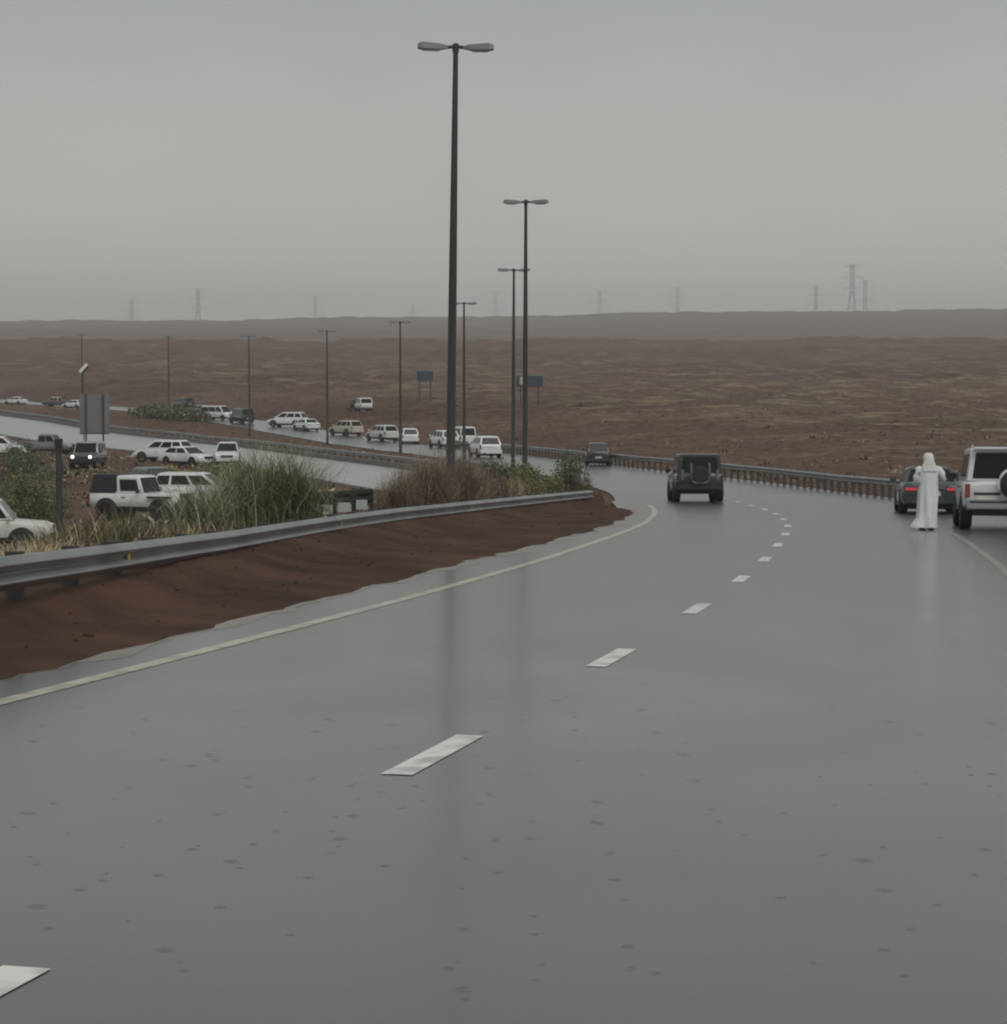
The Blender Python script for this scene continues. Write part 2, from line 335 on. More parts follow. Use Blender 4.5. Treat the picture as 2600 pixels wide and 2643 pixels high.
# the carriageway left of the median rail: near edge and far edge
LN = spline([(-150, 470), (-100, 345), (-59.7, 255), (-38.5, 211), (-23, 172), (-10.5, 135), (-6, 121), (-3.5, 110)], 1.0)
LF = spline([(-178, 545), (-122, 425), (-75.5, 322), (-48, 260), (-31.5, 228), (-14.4, 177), (-7.6, 157), (-3.6, 142), (-2.8, 128), (-2.4, 112)], 1.0)
def gz(x, y, full=False):
    shp = np.shape(x); x = np.ravel(np.asarray(x, float)); y = np.ravel(np.asarray(y, float)); d, yc = nearest(x, y)
    zr = zramp(yc); ro = railoff(yc); ve = verge(yc)
    pl = plain(y) + .35 * (fbm(x / 14, y / 14, 4) - .5) * sstep(np.abs(d), 5, 14)
    left = np.maximum(pl, zr - .10 + .25 * sstep(-d - ve, -.5, .6) * (yc < 92) - .26 * np.maximum(0, -d - ve - 2.2))
    k = sstep(d - ro, .8, 32)
    de = desert(x, y)
    mask = sstep(d - ro, 3, 60)
    amp = np.interp(y, [0, 150, 300, 600, 1000, 1500, 3000, 5000], [.5, .9, 2.2, 5, 8, 10, 9, 8])
    dn = (1 - np.abs(2 * fbm(x / 95 + 5, y / 42, 4) - 1)) ** 1.5 - .62 + .35 * (fbm(x / 16, y / 9, 3) - .5)
    hum = (.9 * (fbm(x / 7 + 3, y / 4, 3) - .5) + .5 * (fbm(x / 2.6, y / 1.8, 2) - .5)) * np.interp(y, [60, 150, 400, 700], [.5, .9, 1.6, 2.2])
    right = (zr - .10) * (1 - k) + de * k + mask * amp * dn + sstep(d - ro, 1.5, 12) * hum
    z = np.where(d < 0, left, right)
    on = np.abs(d) < np.where(d < 0, ve + .8, ro + .8); z = np.where(on & (yc < 505), zr - .10, z)
    if full: return z.reshape(shp), d.reshape(shp), mask.reshape(shp)
    return z.reshape(shp) if shp else float(z[0])
def groundz(x, y):
    """what a wheel or a foot stands on: road surface on the road, ground elsewhere"""
    d, yc = nearest(x, y); d = d[0]; yc = yc[0]
    if -3.95 < d < railoff(yc) - .2: return float(zramp(yc))
    return gz(x, y)

# ------------------------------------------------------------------ terrain sheet
ys = np.r_[np.arange(-60, 125, 1.0), np.arange(125, 320, 2.0), np.arange(320, 720, 4.0), np.arange(720, 1500, 9.0), np.arange(1500, 6001, 32.0)]
ts = np.linspace(-1, 1, 300)
Y = np.repeat(ys[:, None], len(ts), 1); X = ts[None, :] * (55 + .62 * np.maximum(0, Y))
Z, D, MK = gz(X, Y, True)
Lw = np.interp(Y, LN[::-1, 1], LN[::-1, 0]); Lf = np.interp(Y, LF[::-1, 1], LF[::-1, 0])
onleft = (X > Lw - 1) & (X < Lf + 1) & (Y > 108) & (Y < 470)
Z = np.where(onleft, plain(Y) - .10, Z)
nr, nc = X.shape; I = np.arange(nr * nc).reshape(nr, nc)
F = np.stack([I[:-1, :-1], I[:-1, 1:], I[1:, 1:], I[1:, :-1]], -1).reshape(-1, 4)
ground = np_mesh('ground', np.stack([X, Y, Z], -1).reshape(-1, 3), F, M_GROUND, smooth=True); tag(ground, kind='structure')
at = ground.data.attributes.new('veg', 'FLOAT', 'POINT')
veg = np.clip(MK, 0, 1) * np.interp(Y, [0, 150, 420, 900, 1500], [1, 1, .95, .45, .2]) + (1 - MK) * .15
at.data.foreach_set('value', veg.astype(np.float32).ravel())

# ------------------------------------------------------------------ roads
def ribbon(name, cols, m, kind='structure', parent=None):
    """cols: list of (n,3) arrays, edge to edge"""
    A = np.stack(cols, 1); n, k, _ = A.shape; I = np.arange(n * k).reshape(n, k)
    F = np.stack([I[:-1, :-1], I[:-1, 1:], I[1:, 1:], I[1:, :-1]], -1).reshape(-1, 4)
    o = np_mesh(name, A.reshape(-1, 3), F, m, parent, smooth=True)
    o.data.set_sharp_from_angle(angle=R(25))
    if kind and not parent: tag(o, kind=kind)
    return o
def offset(off, lo, hi, dz=0.0, step=1):
    s = (CL[:, 1] >= lo) & (CL[:, 1] <= hi); C = CL[s][::step]; N = CN[s][::step]; of = off(C[:, 1]) if callable(off) else off
    of = np.broadcast_to(of, (len(C),))[:, None]; p = C + N * of; return np.c_[p, zramp(C[:, 1]) + dz]
roado = ribbon('ramp_road', [offset(lambda y: -verge(y) - .3 if False else -np.minimum(verge(y) - .3, 4.9), -14, 505, -.16), offset(lambda y: -np.minimum(verge(y) - .3, 4.9), -14, 505)] + [offset(k, -14, 505) for k in (-2, 0, 2, 3.7)] + [offset(lambda y: railoff(y) - .1, -14, 505), offset(lambda y: railoff(y) + .2, -14, 505, -.16)], M_ROAD)
# extra cross strip so the left shoulder keeps a flat profile
def line_strip(name, off, w, lo, hi, m, dz=.004):
    return ribbon(name, [offset(off - w / 2, lo, hi, dz), offset(off + w / 2, lo, hi, dz)], m, None, roado)
lo_ = lambda y: -np.interp(y, [-12, 14, 28, 45, 60], [3.40, 3.43, 3.52, 3.62, 3.68])
ribbon('edge_line', [offset(lambda y: lo_(y) - .08, -12, 78, .004), offset(lambda y: lo_(y) + .08, -12, 78, .004)], M_YLINE, None, roado)
line_strip('edge_line', 3.72, .14, -12, 49, M_YLINE2)
# lane dashes
sarc = np.r_[0, np.cumsum(np.linalg.norm(np.diff(CL, axis=0), axis=1))]
def on_cl(s): return np.array([np.interp(s, sarc, CL[:, 0]), np.interp(s, sarc, CL[:, 1])]), np.array([np.interp(s, sarc, CN[:, 0]), np.interp(s, sarc, CN[:, 1])])
s0 = np.interp(11.95, CL[:, 1], sarc)
for k in range(-2, 14):
    cs = s0 + 6.02 * k; vs = []
    for s in np.linspace(cs - .82, cs + .82, 4):
        p, n = on_cl(s)
        for w in (-.085, .085): q = p + n * w; vs.append((q[0], q[1], float(zramp(p[1])) + .004))
    mesh_obj('lane_dash', vs, [(2 * i, 2 * i + 1, 2 * i + 3, 2 * i + 2) for i in range(3)], M_WLINE, roado)
# left carriageway
n = 260
def resamp(P, n):
    s = np.r_[0, np.cumsum(np.linalg.norm(np.diff(P, axis=0), axis=1))]; q = np.linspace(0, s[-1], n); return np.stack([np.interp(q, s, P[:, k]) for k in range(P.shape[1])], 1)
a_, b_ = resamp(LN, n), resamp(LF, n)
cols = []
for t in (0, .12, .35, .65, .9, 1): 
    p = a_ * (1 - t) + b_ * t; cols.append(np.c_[p, plain(p[:, 1]) + .0])
edge0 = cols[0].copy(); edge0[:, 2] -= .2; edge1 = cols[-1].copy(); edge1[:, 2] -= .2
lroad = ribbon('highway_carriageway', [edge0] + cols + [edge1], M_ROAD2)

# red sand washed against the near guardrail and over the road edge
lo, hi = -12, 92
sel = (CL[:, 1] >= lo) & (CL[:, 1] <= hi); SC_ = resamp(CL[sel], 420); yy = SC_[:, 1]
iN = np.stack([np.interp(yy, CL[:, 1], CN[:, 0]), np.interp(yy, CL[:, 1], CN[:, 1])], 1)
sarr = np.arange(len(yy)) * .25
wob = (fbm(sarr / 9, sarr * 0 + 2.3, 5) - .5)
wob2 = (fbm(sarr / .9, sarr * 0 + 7.7, 4) - .5)
inner = np.interp(yy, [-12, 12, 16, 20, 26, 34, 44, 55, 64, 70, 76, 92], [3.98, 3.98, 4.08, 4.22, 4.35, 4.48, 4.55, 4.45, 4.3, 4.4, 5.3, 5.3]) + wob * .7 + wob2 * .42
inner = np.maximum(inner, 3.74)
outer = verge(yy) + 2.4
cols = []
for j, t in enumerate(np.r_[0, .04, .1, np.linspace(.18, 1, 16)]):
    off = inner * (1 - t) + outer * t
    rr_ = (off - inner) / (verge(yy) - inner)
    h = -.004 + .026 * sstep(t, 0, .05) + .05 * sstep(rr_, .05, .6) + .25 * sstep(rr_, .6, 1.05) - .75 * sstep(t, .80, 1.0)
    p = SC_ - iN * off[:, None]
    hh = h + ((fbm(p[:, 0] / 1.1, p[:, 1] / 1.1, 4) - .5) * .035 + (fbm(p[:, 0] / .3 + 9, p[:, 1] / .3, 3) - .5) * .05) * float(sstep(t, .1, .4))
    cols.append(np.c_[p, zramp(yy) + hh])
ribbon('sand_verge', cols, M_SAND)
SILT = mat('wet_pale_silt', (.20, .175, .145), .4, vary=.3, scale=1.2)
sw1 = -.02 + .9 * np.clip(fbm(sarr / 1.6 + 40, sarr * 0 + 5.1, 5) - .42, 0, 1); k_ = (yy > -8) & (yy < 72)
ribbon('silt_edge', [np.c_[SC_ - iN * (inner + .25)[:, None], zramp(yy) + .002][k_], np.c_[SC_ - iN * np.maximum(inner - sw1, 3.68)[:, None], zramp(yy) + .002][k_]], SILT)

# clods and stones lying on the washed sand
vs, fs = [], []
bmx = bmesh.new(); bmesh.ops.create_icosphere(bmx, subdivisions=1, radius=1); iv = np.array([v.co[:] for v in bmx.verts]); jf = np.array([[v.index for v in f.verts] for f in bmx.faces]); bmx.free()
for i in range(260):
    k = rng.integers(60, 380); o = inner[k] + (outer[k] - 2.2 - inner[k]) * rng.uniform(.25, 1); p = SC_[k] - iN[k] * o
    s = rng.uniform(.008, .022) * (2.2 if rng.random() < .06 else 1); b = len(vs) * 0 + sum(len(q) for q in vs)
    v = iv * (1 + .35 * rng.standard_normal((len(iv), 1)) * .5) * s * np.array([1.4, 1.1, .7]) + np.array([p[0], p[1], float(zramp(yy[k])) + .02 + .05 + .25 * float(sstep((o - inner[k]) / (verge(yy[k]) - inner[k]), .55, 1.05))])
    fs.append(jf + b); vs.append(v)
clods = np_mesh('sand_clods', np.vstack(vs), np.vstack(fs), M_SAND, smooth=True); tag(clods, 'loose clods of red sand scattered on the washed verge', 'sand', kind='stuff')

# ------------------------------------------------------------------ guardrails
WP = [(0, .156), (.02, .152), (.080, .094), (.086, .080), (.080, .064), (.004, .008), (.004, -.008), (.080, -.064), (.086, -.080), (.080, -.094), (.02, -.152), (0, -.156)]
def guardrail(name, label, P, topz, seg=4.0, post=2.0, toward=1, posth=.9, extra=None, group=None):
    """P: plan polyline; topz: z of beam top at each point; toward: +1 face right of travel"""
    root = empty(name, (P[0][0], P[0][1], float(topz[0]) - .75)); tag(root, label, 'guardrail', group); base = Vector(root.location)
    s = np.r_[0, np.cumsum(np.linalg.norm(np.diff(P, axis=0), axis=1))]
    T = np.gradient(P, axis=0); T /= np.linalg.norm(T, axis=1)[:, None]
    def at(q):
        p = [np.interp(q, s, P[:, 0]), np.interp(q, s, P[:, 1])]; t = [np.interp(q, s, T[:, 0]), np.interp(q, s, T[:, 1])]
        return p, (t[1] * toward, -t[0] * toward), np.interp(q, s, topz)
    prof = WP + [(a - .012, b) for a, b in reversed(WP)]
    np_ = len(prof); nseg = int(round(s[-1] / seg))
    for k in range(nseg):
        qs = np.linspace(k * seg, (k + 1) * seg + .12, 5); vs, fs = [], []; lap = .004 * (k % 2)
        for q in qs:
            p, nn, tz = at(min(q, s[-1]))
            for a, b in prof: vs.append((p[0] + nn[0] * (a + .08 + lap) - base.x, p[1] + nn[1] * (a + .08 + lap) - base.y, tz - .156 + b - base.z))
        for i in range(len(qs) - 1):
            for j in range(np_): fs.append((i * np_ + j, i * np_ + (j + 1) % np_, (i + 1) * np_ + (j + 1) % np_, (i + 1) * np_ + j))
        fs.append(tuple(range(np_))); fs.append(tuple(reversed(range((len(qs) - 1) * np_, len(qs) * np_))))
        mesh_obj('beam', vs, fs, M_STEEL, root)
    pm = MB().box((0, 0, 0), (.11, .15, posth)).box((0, .085, posth / 2 - .16), (.09, .05, .2)).build('post', M_STEELD, root)
    npost = int(nseg * seg // post) + 1
    for k in range(npost):
        o = pm if k == 0 else pm.copy()
        if k: COL.objects.link(o); o.parent = root
        p, nn, tz = at(k * post); ang = math.atan2(nn[1], nn[0]) - math.pi / 2
        o.location = (p[0] - nn[0] * .05 - base.x, p[1] - nn[1] * .05 - base.y, tz + .02 - posth / 2 - base.z); o.rotation_euler = (0, 0, ang)
    if extra: extra(root, at, base)
    return root
# near rail left of the ramp
GP = spline([(-7.9, -12), (-6.9, 0), (-5.6, 10), (-4.5, 19.4), (-4.0, 30), (-2.75, 43), (-1.2, 52), (.6, 62), (2.75, 74), (3.05, 75.4)], .5)
gtop = np.interp(GP[:, 1], [-12, 0, 19.4, 30, 43, 52, 62, 74, 75.4], [5.6, 5.2, 4.48, 3.97, 3.50, 3.20, 2.85, 2.42, 2.37])
def studs(root, at, base):
    mb = MB().box((0, 0, 0), (.10, .012, .16)); first = None
    for q in (36.0, 52.0, 66.0):
        p, nn, tz = at(q); o = mb.build('reflector', M_AMBER, root) if first is None else first.copy()
        if first is not None: COL.objects.link(o); o.parent = root
        first = first or o
        o.location = (p[0] + nn[0] * .125 - base.x, p[1] + nn[1] * .125 - base.y, tz - .156 - base.z); o.rotation_euler = (0, 0, math.atan2(nn[1], nn[0]) - math.pi / 2)
guardrail('guardrail', 'long grey steel guardrail curving along the red sand in the foreground', GP, gtop, extra=studs)
# right-hand rail below the desert slope
sel = (CL[:, 1] > 52) & (CL[:, 1] < 214); RP = resamp(CL[sel] + CN[sel] * railoff(CL[sel][:, 1])[:, None], 400); rz = resamp(np.c_[CL[sel], zramp(CL[sel][:, 1])], 400)[:, 2] + .80
guardrail('guardrail', 'guardrail on close-set posts along the far edge of the ramp below the desert slope', RP, rz, 4.0, 1.34, toward=-1)
# median rail along the left carriageway
MP = LF[(LF[:, 1] < 430) & (LF[:, 1] > 126)][::-1] + np.array([.5, .3]); mz = plain(MP[:, 1]) + .85
guardrail('guardrail', 'distant median guardrail running left behind the empty highway carriageway', resamp(MP, 500), resamp(np.c_[MP, mz], 500)[:, 2], 4.0, 2.0, toward=-1)
KERB = mat('concrete_kerb', (.13, .125, .115), .7, vary=.25, scale=.6)
q = resamp(MP, 300); qz = plain(q[:, 1]); nx = np.gradient(q, axis=0); nx /= np.linalg.norm(nx, axis=1)[:, None]; nn = np.stack([nx[:, 1], -nx[:, 0]], 1)
kerb = ribbon('median_kerb', [np.c_[q - nn * .45, qz - .1], np.c_[q - nn * .40, qz + .34], np.c_[q + nn * .0, qz + .36], np.c_[q + nn * .2, qz - .1]], KERB)

# ------------------------------------------------------------------ street lamps
def lamp(name, label, x, y, z, h, lean=0.0, az=0.0, big=True):
    root = empty(name, (x, y, z), (0, lean, 0)); tag(root, label, 'street lamp', 'double-headed lamps along the median')
    MB().lathe([(.145, -.3), (.14, .9), (.122, .95), (.105, h * .5), (.065, h)], 12).build('pole', M_POLE, root, 40)
    MB().box((0, 0, .03), (.42, .42, .06)).build('base_plate', M_POLE, root)
    c, s = math.cos(az), math.sin(az)
    MB().tube([(-.32 * c, -.32 * s, h + .0), (0, 0, h + .03), (.32 * c, .32 * s, h + .0)], .045, 8).lathe([(.085, h - .12), (.085, h + .09), (.03, h + .12)], 10).build('bracket', M_POLE, root, 40)
    for sg in (-1, 1):
        vs = []
        for r, hw, zt, zb in ((.2, .06, .04, -.03), (.38, .13, .075, -.06), (.85, .19, .10, -.07), (.98, .15, .055, -.045)):
            for w, zz in ((-hw, zb), (hw, zb), (hw * .85, zt), (-hw * .85, zt)):
                lx, ly = r, w; zz = zz + r * .02
                vs.append(((lx * c - ly * s) * sg, (lx * s + ly * c) * sg, h + zz))
        fs = [(0, 1, 2, 3), (12, 15, 14, 13)] + [(4 * i + j, 4 * i + 4 + j, 4 * i + 4 + (j + 1) % 4, 4 * i + (j + 1) % 4) for i in range(3) for j in range(4)]
        hd = MB().add(vs, fs).build('luminaire', M_LAMP, root)
        lv = [((lx * c - ly * s) * sg, (lx * s + ly * c) * sg, h - .075 + .02 * lx + dz) for dz in (0, -.022) for lx, ly in ((.42, -.1), (.84, -.14), (.84, .14), (.42, .1))]
        MB().add(lv, [(0, 1, 2, 3), (7, 6, 5, 4), (0, 4, 5, 1), (1, 5, 6, 2), (2, 6, 7, 3), (3, 7, 4, 0)]).build('lens', M_LENS, hd)
    return root
LAMPS = [(-1.40, 56, 2.7, 12.03, .014, .05, 'tallest and nearest double-headed street lamp behind the guardrail'),
         (.93, 94, 1.9, 12.10, .003, -.05, 'second tallest double-headed street lamp, rightmost of the row'),
         (.58, 131, .95, 12.1, .004, .12, 'double-headed street lamp close left of the second tallest one'),
         (-3.0, 164, .3, 12.0, .0, .2, 'slim street lamp rising just right of the tallest lamp'),
         (-9.1, 190, 0, 11.65, 0, .35, 'street lamp left of the tallest lamp, next to a small blue road sign'),
         (-18.5, 226, 0, 11.8, 0, .5, 'street lamp between the large white parked estate and the beige car'),
         (-29.5, 250, .2, 11.6, 0, .6, 'street lamp beside the small dark parked cars on the left'),
         (-49.4, 318, 1.6, 11.7, 0, .6, 'street lamp rising from the green median bush on the left'),
         (-65.5, 335, 1.8, 12.2, 0, .6, 'faint street lamp farthest left, above the grey sign board')]
for x, y, z, h, ln, az, lb in LAMPS: lamp('street_lamp', lb, x, y, gz(x, y) - .02, h + z - gz(x, y), ln, az)

# ------------------------------------------------------------------ vehicles
def wheel(root, x, y, r, w, rimm, name='wheel'):
    sg = 1 if x > 0 else -1
    ty = MB().lathe([(r * .62, -w / 2), (r * .9, -w / 2), (r, -w / 2 + .04), (r, w / 2 - .04), (r * .9, w / 2), (r * .62, w / 2)], 20, 'X', caps=False).build(name, M_TYRE, root, 40)
    ty.location = (x, y, r)
    mb = MB().lathe([(r * .64, -w * .4 * sg), (r * .64, w * .42 * sg), (r * .56, w * .40 * sg), (r * .52, w * .22 * sg), (.001, w * .22 * sg)], 20, 'X', caps=False)
    for k in range(6):
        a = k * math.pi / 3; mb.bar((w * .34 * sg, 0, 0), (w * .38 * sg, math.cos(a) * r * .56, math.sin(a) * r * .56), r * .13, .03)
    mb.build('rim', rimm, ty, 40)
    return ty
def slab(quad, off, th=.02):
    q = [Vector(p) for p in quad]; n = (q[1] - q[0]).cross(q[3] - q[0]).normalized()
    a = [p + n * (off) for p in q]; b = [p - n * (th - off) for p in q]
    return MB().add(a + b, [(0, 1, 2, 3), (7, 6, 5, 4), (0, 4, 5, 1), (1, 5, 6, 2), (2, 6, 7, 3), (3, 7, 4, 0)])
def bil(q, u, v):
    a, b, c, d = [Vector(p) for p in q]; return (a * (1 - u) + b * u) * (1 - v) + (d * (1 - u) + c * u) * v
def sub(q, u0, u1, v0, v1): return [bil(q, u0, v0), bil(q, u1, v0), bil(q, u1, v1), bil(q, u0, v1)]

def car(name, label, x, y, heading, kind='suv', paint='white', lights=False, brake=False, group=None, pitch=0.0, cabin_paint=None, scale=1.0, spare=False, cat='car', z=None, hidden=()):
    S = {'suv':   dict(L=4.75, W=1.90, H=1.76, zb=.34, belt=1.10, hood=1.03, nose=.84, r=.39, rb=(-2.30, -1.88), rf=(.38, 1.30), wy=(-1.42, 1.44), tuck=.20, deck=None),
         'fourx4': dict(L=4.60, W=1.96, H=1.97, zb=.45, belt=1.17, hood=1.14, nose=1.08, r=.41, rb=(-2.24, -2.14), rf=(.50, .86), wy=(-1.40, 1.42), tuck=.13, deck=None),
         'jeep':  dict(L=3.95, W=1.62, H=1.84, zb=.55, belt=1.16, hood=1.17, nose=1.10, r=.44, rb=(-1.80, -1.70), rf=(.28, .52), wy=(-1.13, 1.27), tuck=.08, deck=None),
         'sedan': dict(L=4.80, W=1.84, H=1.46, zb=.26, belt=.93, hood=.90, nose=.74, r=.33, rb=(-1.95, -1.25), rf=(.25, 1.10), wy=(-1.42, 1.42), tuck=.20, deck=.97),
         'pickup': dict(L=5.2, W=1.86, H=1.80, zb=.42, belt=1.08, hood=1.04, nose=.94, r=.39, rb=(-.55, -.40), rf=(.75, 1.30), wy=(-1.60, 1.55), tuck=.15, deck=None),
         'van':   dict(L=4.9, W=1.86, H=1.98, zb=.32, belt=1.05, hood=1.05, nose=.80, r=.34, rb=(-2.38, -2.28), rf=(1.0, 1.75), wy=(-1.5, 1.6), tuck=.12, deck=None)}[kind]
    if z is None: z = groundz(x, y)
    root = empty(name, (x, y, z), (pitch, 0, -heading)); tag(root, label, cat, group); root.scale = (scale,) * 3
    P = PAINT[paint]; L2 = S['L'] / 2; w = S['W'] / 2; zb, belt = S['zb'], S['belt']
    boxy = kind in ('jeep', 'fourx4')
    # lower body: sections from tail to nose
    st = [(-L2, zb + .16, belt - .10, .90), (-L2 + .07, zb + .05, belt - .02, .965), (-L2 + .45, zb, belt, 1.0), (S['rf'][1] - .25, zb, belt, 1.0), (S['rf'][1] + .12, zb, S['hood'], .995),
          (L2 - .35, zb, S['nose'] + .03, .96 if not boxy else .985), (L2 - .10, zb + .05, S['nose'] - .06, .90 if not boxy else .96), (L2, zb + .15, S['nose'] - .20, .84 if not boxy else .93)]
    if S['deck']: st[2] = (-L2 + .3, zb, S['deck'], .99)
    vs, fs = [], []; cr = .02 if boxy else .05
    for yy_, b_, t_, k in st:
        ww = w * k
        half = [(ww * .88, b_), (ww * .985, b_ + .10), (ww, b_ + (t_ - b_) * .45), (ww * .985, t_ - .10), (ww * .93, t_ - .015), (ww * .5, t_ + cr * .6)]
        sec = half + [(-a, c) for a, c in reversed(half)]
        vs += [(a, yy_, c) for a, c in sec]
    m_ = 12
    for i in range(len(st) - 1):
        for j in range(m_): fs.append((i * m_ + j, (i + 1) * m_ + j, (i + 1) * m_ + (j + 1) % m_, i * m_ + (j + 1) % m_))
    fs.append(tuple(reversed(range(m_)))); fs.append(tuple(range((len(st) - 1) * m_, len(st) * m_)))
    MB().add(vs, fs).build('body', P, root, 38)
    # greenhouse
    H = S['H']; tk = S['tuck']; bw, rw = w * .94, w * .94 - tk
    yb0, yr0 = S['rb']; yr1, yb1 = S['rf']
    zb2 = belt - .03
    c8 = [(-bw, yb0, zb2), (bw, yb0, zb2), (bw, yb1, zb2), (-bw, yb1, zb2), (-rw, yr0, H - .04), (rw, yr0, H - .04), (rw, yr1, H - .04), (-rw, yr1, H - .04)]
    crown = [(-rw * .86, yr0 + .12, H), (rw * .86, yr0 + .12, H), (rw * .86, yr1 - .14, H), (-rw * .86, yr1 - .14, H)]
    MB().add(c8 + crown, [(3, 2, 1, 0), (0, 1, 5, 4), (1, 2, 6, 5), (2, 3, 7, 6), (3, 0, 4, 7), (4, 5, 9, 8), (5, 6, 10, 9), (6, 7, 11, 10), (7, 4, 8, 11), (8, 9, 10, 11)]).build('cabin', PAINT[cabin_paint] if cabin_paint else P, root, 50, bevel=.03 if boxy else .07, seg=3)
    sides = {1: [c8[1], c8[2], c8[6], c8[5]], -1: [c8[3], c8[0], c8[4], c8[7]]}
    splits = {'sedan': ((.06, .50), (.54, .93)), 'pickup': ((.07, .46), (.51, .92)), 'jeep': ((.04, .50), (.56, .93)), 'van': ((.03, .34), (.36, .68), (.71, .95))}.get(kind, ((.035, .27), (.31, .60), (.64, .93)))
    for sg, q in sides.items():
        for a, b in splits:
            u0, u1 = (a, b) if sg > 0 else (1 - b, 1 - a)
            slab(sub(q, u0, u1, .16, .84), .008).build('side_window', M_GLASS, root)
    slab(sub([c8[0], c8[1], c8[5], c8[4]], .08, .92, .10, .88), .006).build('rear_window', M_GLASS, root)
    slab(sub([c8[2], c8[3], c8[7], c8[6]], .05, .95, .06, .93), .006).build('windscreen', M_GLASS, root)
    # bed for pickups
    if kind == 'pickup':
        MB().box((0, -1.62, belt + .012), (1.5, 1.75, .02)).build('load_bed', M_TRIM, root)
    # wheels and arches
    for sx in (-1, 1):
        for wy_ in S['wy']:
            wheel(root, sx * (w - .11), wy_, S['r'], .25 if not boxy else .28, M_RIMD if paint in ('black', 'charcoal') or kind == 'jeep' else M_RIM)
            rr = S['r'] * 1.2; vs = []; nA = 12
            for xx in (w * .80 * sx, (w * .995 + .012) * sx):
                for i in range(nA + 1):
                    a = -.28 + (math.pi + .56) * i / nA; vs.append((xx, wy_ + rr * math.cos(a), max(S['zb'] * .95, S['r'] + rr * math.sin(a))))
            fs = [tuple(range(nA + 1)), tuple(reversed(range(nA + 1, 2 * nA + 2)))] + [(i, nA + 1 + i, nA + 2 + i, i + 1) for i in range(nA)] + [(nA, 2 * nA + 1, nA + 1, 0)]
            MB().add(vs, fs).build('wheel_arch', M_TRIM, root)
    # bumpers, lamps, plates, mirrors
    bm_ = M_TRIM if boxy or kind in ('pickup',) else P
    MB().box((0, -L2 + .02, zb + .16), (w * 1.84, .22, .22)).build('rear_bumper', bm_ if kind != 'fourx4' or paint == 'black' else PAINT['silver'], root, bevel=.03)
    MB().box((0, L2 - .05, zb + .14), (w * 1.78, .24, .24)).build('front_bumper', bm_, root, bevel=.03)
    MB().box((0, L2 - .015, zb + .38), (w * 1.0, .07, .2)).build('grille', M_TRIM, root, bevel=.01)
    for sx in (-1, 1):
        if kind == 'sedan': MB().box((sx * w * .68, -L2 + .025, belt - .17), (w * .40, .09, .085)).build('tail_lamp', M_REDON if brake else M_RED, root, bevel=.015)
        else: MB().box((sx * w * .885, -L2 + .05, belt - .20 if not boxy else belt - .25), (.13, .12, .34)).build('tail_lamp', M_REDON if brake else (M_REDD if paint == 'black' else M_RED), root, bevel=.015)
        hz = S['nose'] - .17
        if boxy:
            MB().lathe([(.12, 0), (.12, .06), (.09, .085)], 14, 'Y', c=(sx * w * .66, L2 - .06, hz)).build('headlamp', M_HEADON if lights else M_HEAD, root, 40)
        else: MB().box((sx * w * .68, L2 - .09, hz), (w * .36, .16, .15)).build('headlamp', M_HEADON if lights else M_HEAD, root, bevel=.03)
        MB().box((sx * (w + .09), S['rf'][1] - .18, belt + .09), (.20, .10, .16)).build('mirror', M_TRIM if boxy else P, root, bevel=.025)
        for q_ in ((-.35,) if kind in ('jeep', 'pickup') else (-.95, .15)):
            MB().box((sx * (w + .004), q_, belt - .16), (.025, .16, .03)).build('door_handle', M_TRIM if boxy else M_CHROME, root)
        MB().box((sx * (w - .03), 0, zb + .03), (.07, S['wy'][1] - S['wy'][0] - S['r'] * 2.4, .10)).build('sill', M_TRIM, root)
    MB().box((-.42 if spare == 'prado' else 0, -L2 - .005, belt - .42 if kind != 'sedan' else belt - .32), (.52, .03, .12)).build('number_plate', M_PLATE, root)
    MB().box((0, 0, zb - .05), (w * 1.5, S['L'] * .86, .14)).build('underbody', M_TRIM, root)
    return root, S

SL = -math.atan(.034)
# black 4x4 driving away
b4, S4 = car('black_suv', 'black four-wheel drive with rear spare wheel driving away down the wet ramp', 7.5, 84.2, -.0, 'fourx4', 'black', pitch=SL, cat='suv', scale=.95)
G_ = mat('grey_spare_carrier', (.16, .16, .17), .45, .2)
sp_y = -S4['L'] / 2
MB().lathe([(.10, -.24), (.30, -.24), (.34, -.20), (.34, -.04), (.28, 0)], 22, 'Y', c=(0, sp_y, 1.12)).build('spare_wheel', M_TYRE, b4, 40)
u = [(-.36, sp_y - .16, 1.58), (-.37, sp_y - .16, 1.0), (-.30, sp_y - .16, .84), (-.18, sp_y - .16, .78), (.18, sp_y - .16, .78), (.30, sp_y - .16, .84), (.37, sp_y - .16, 1.0), (.36, sp_y - .16, 1.58)]
MB().tube(u, .055, 8).build('spare_wheel_carrier', G_, b4, 60)
for sx in (-1, 1): MB().box((sx * .70, sp_y - .02, 1.10), (.10, .05, .44)).build('tail_lamp_surround', G_, b4, bevel=.01)
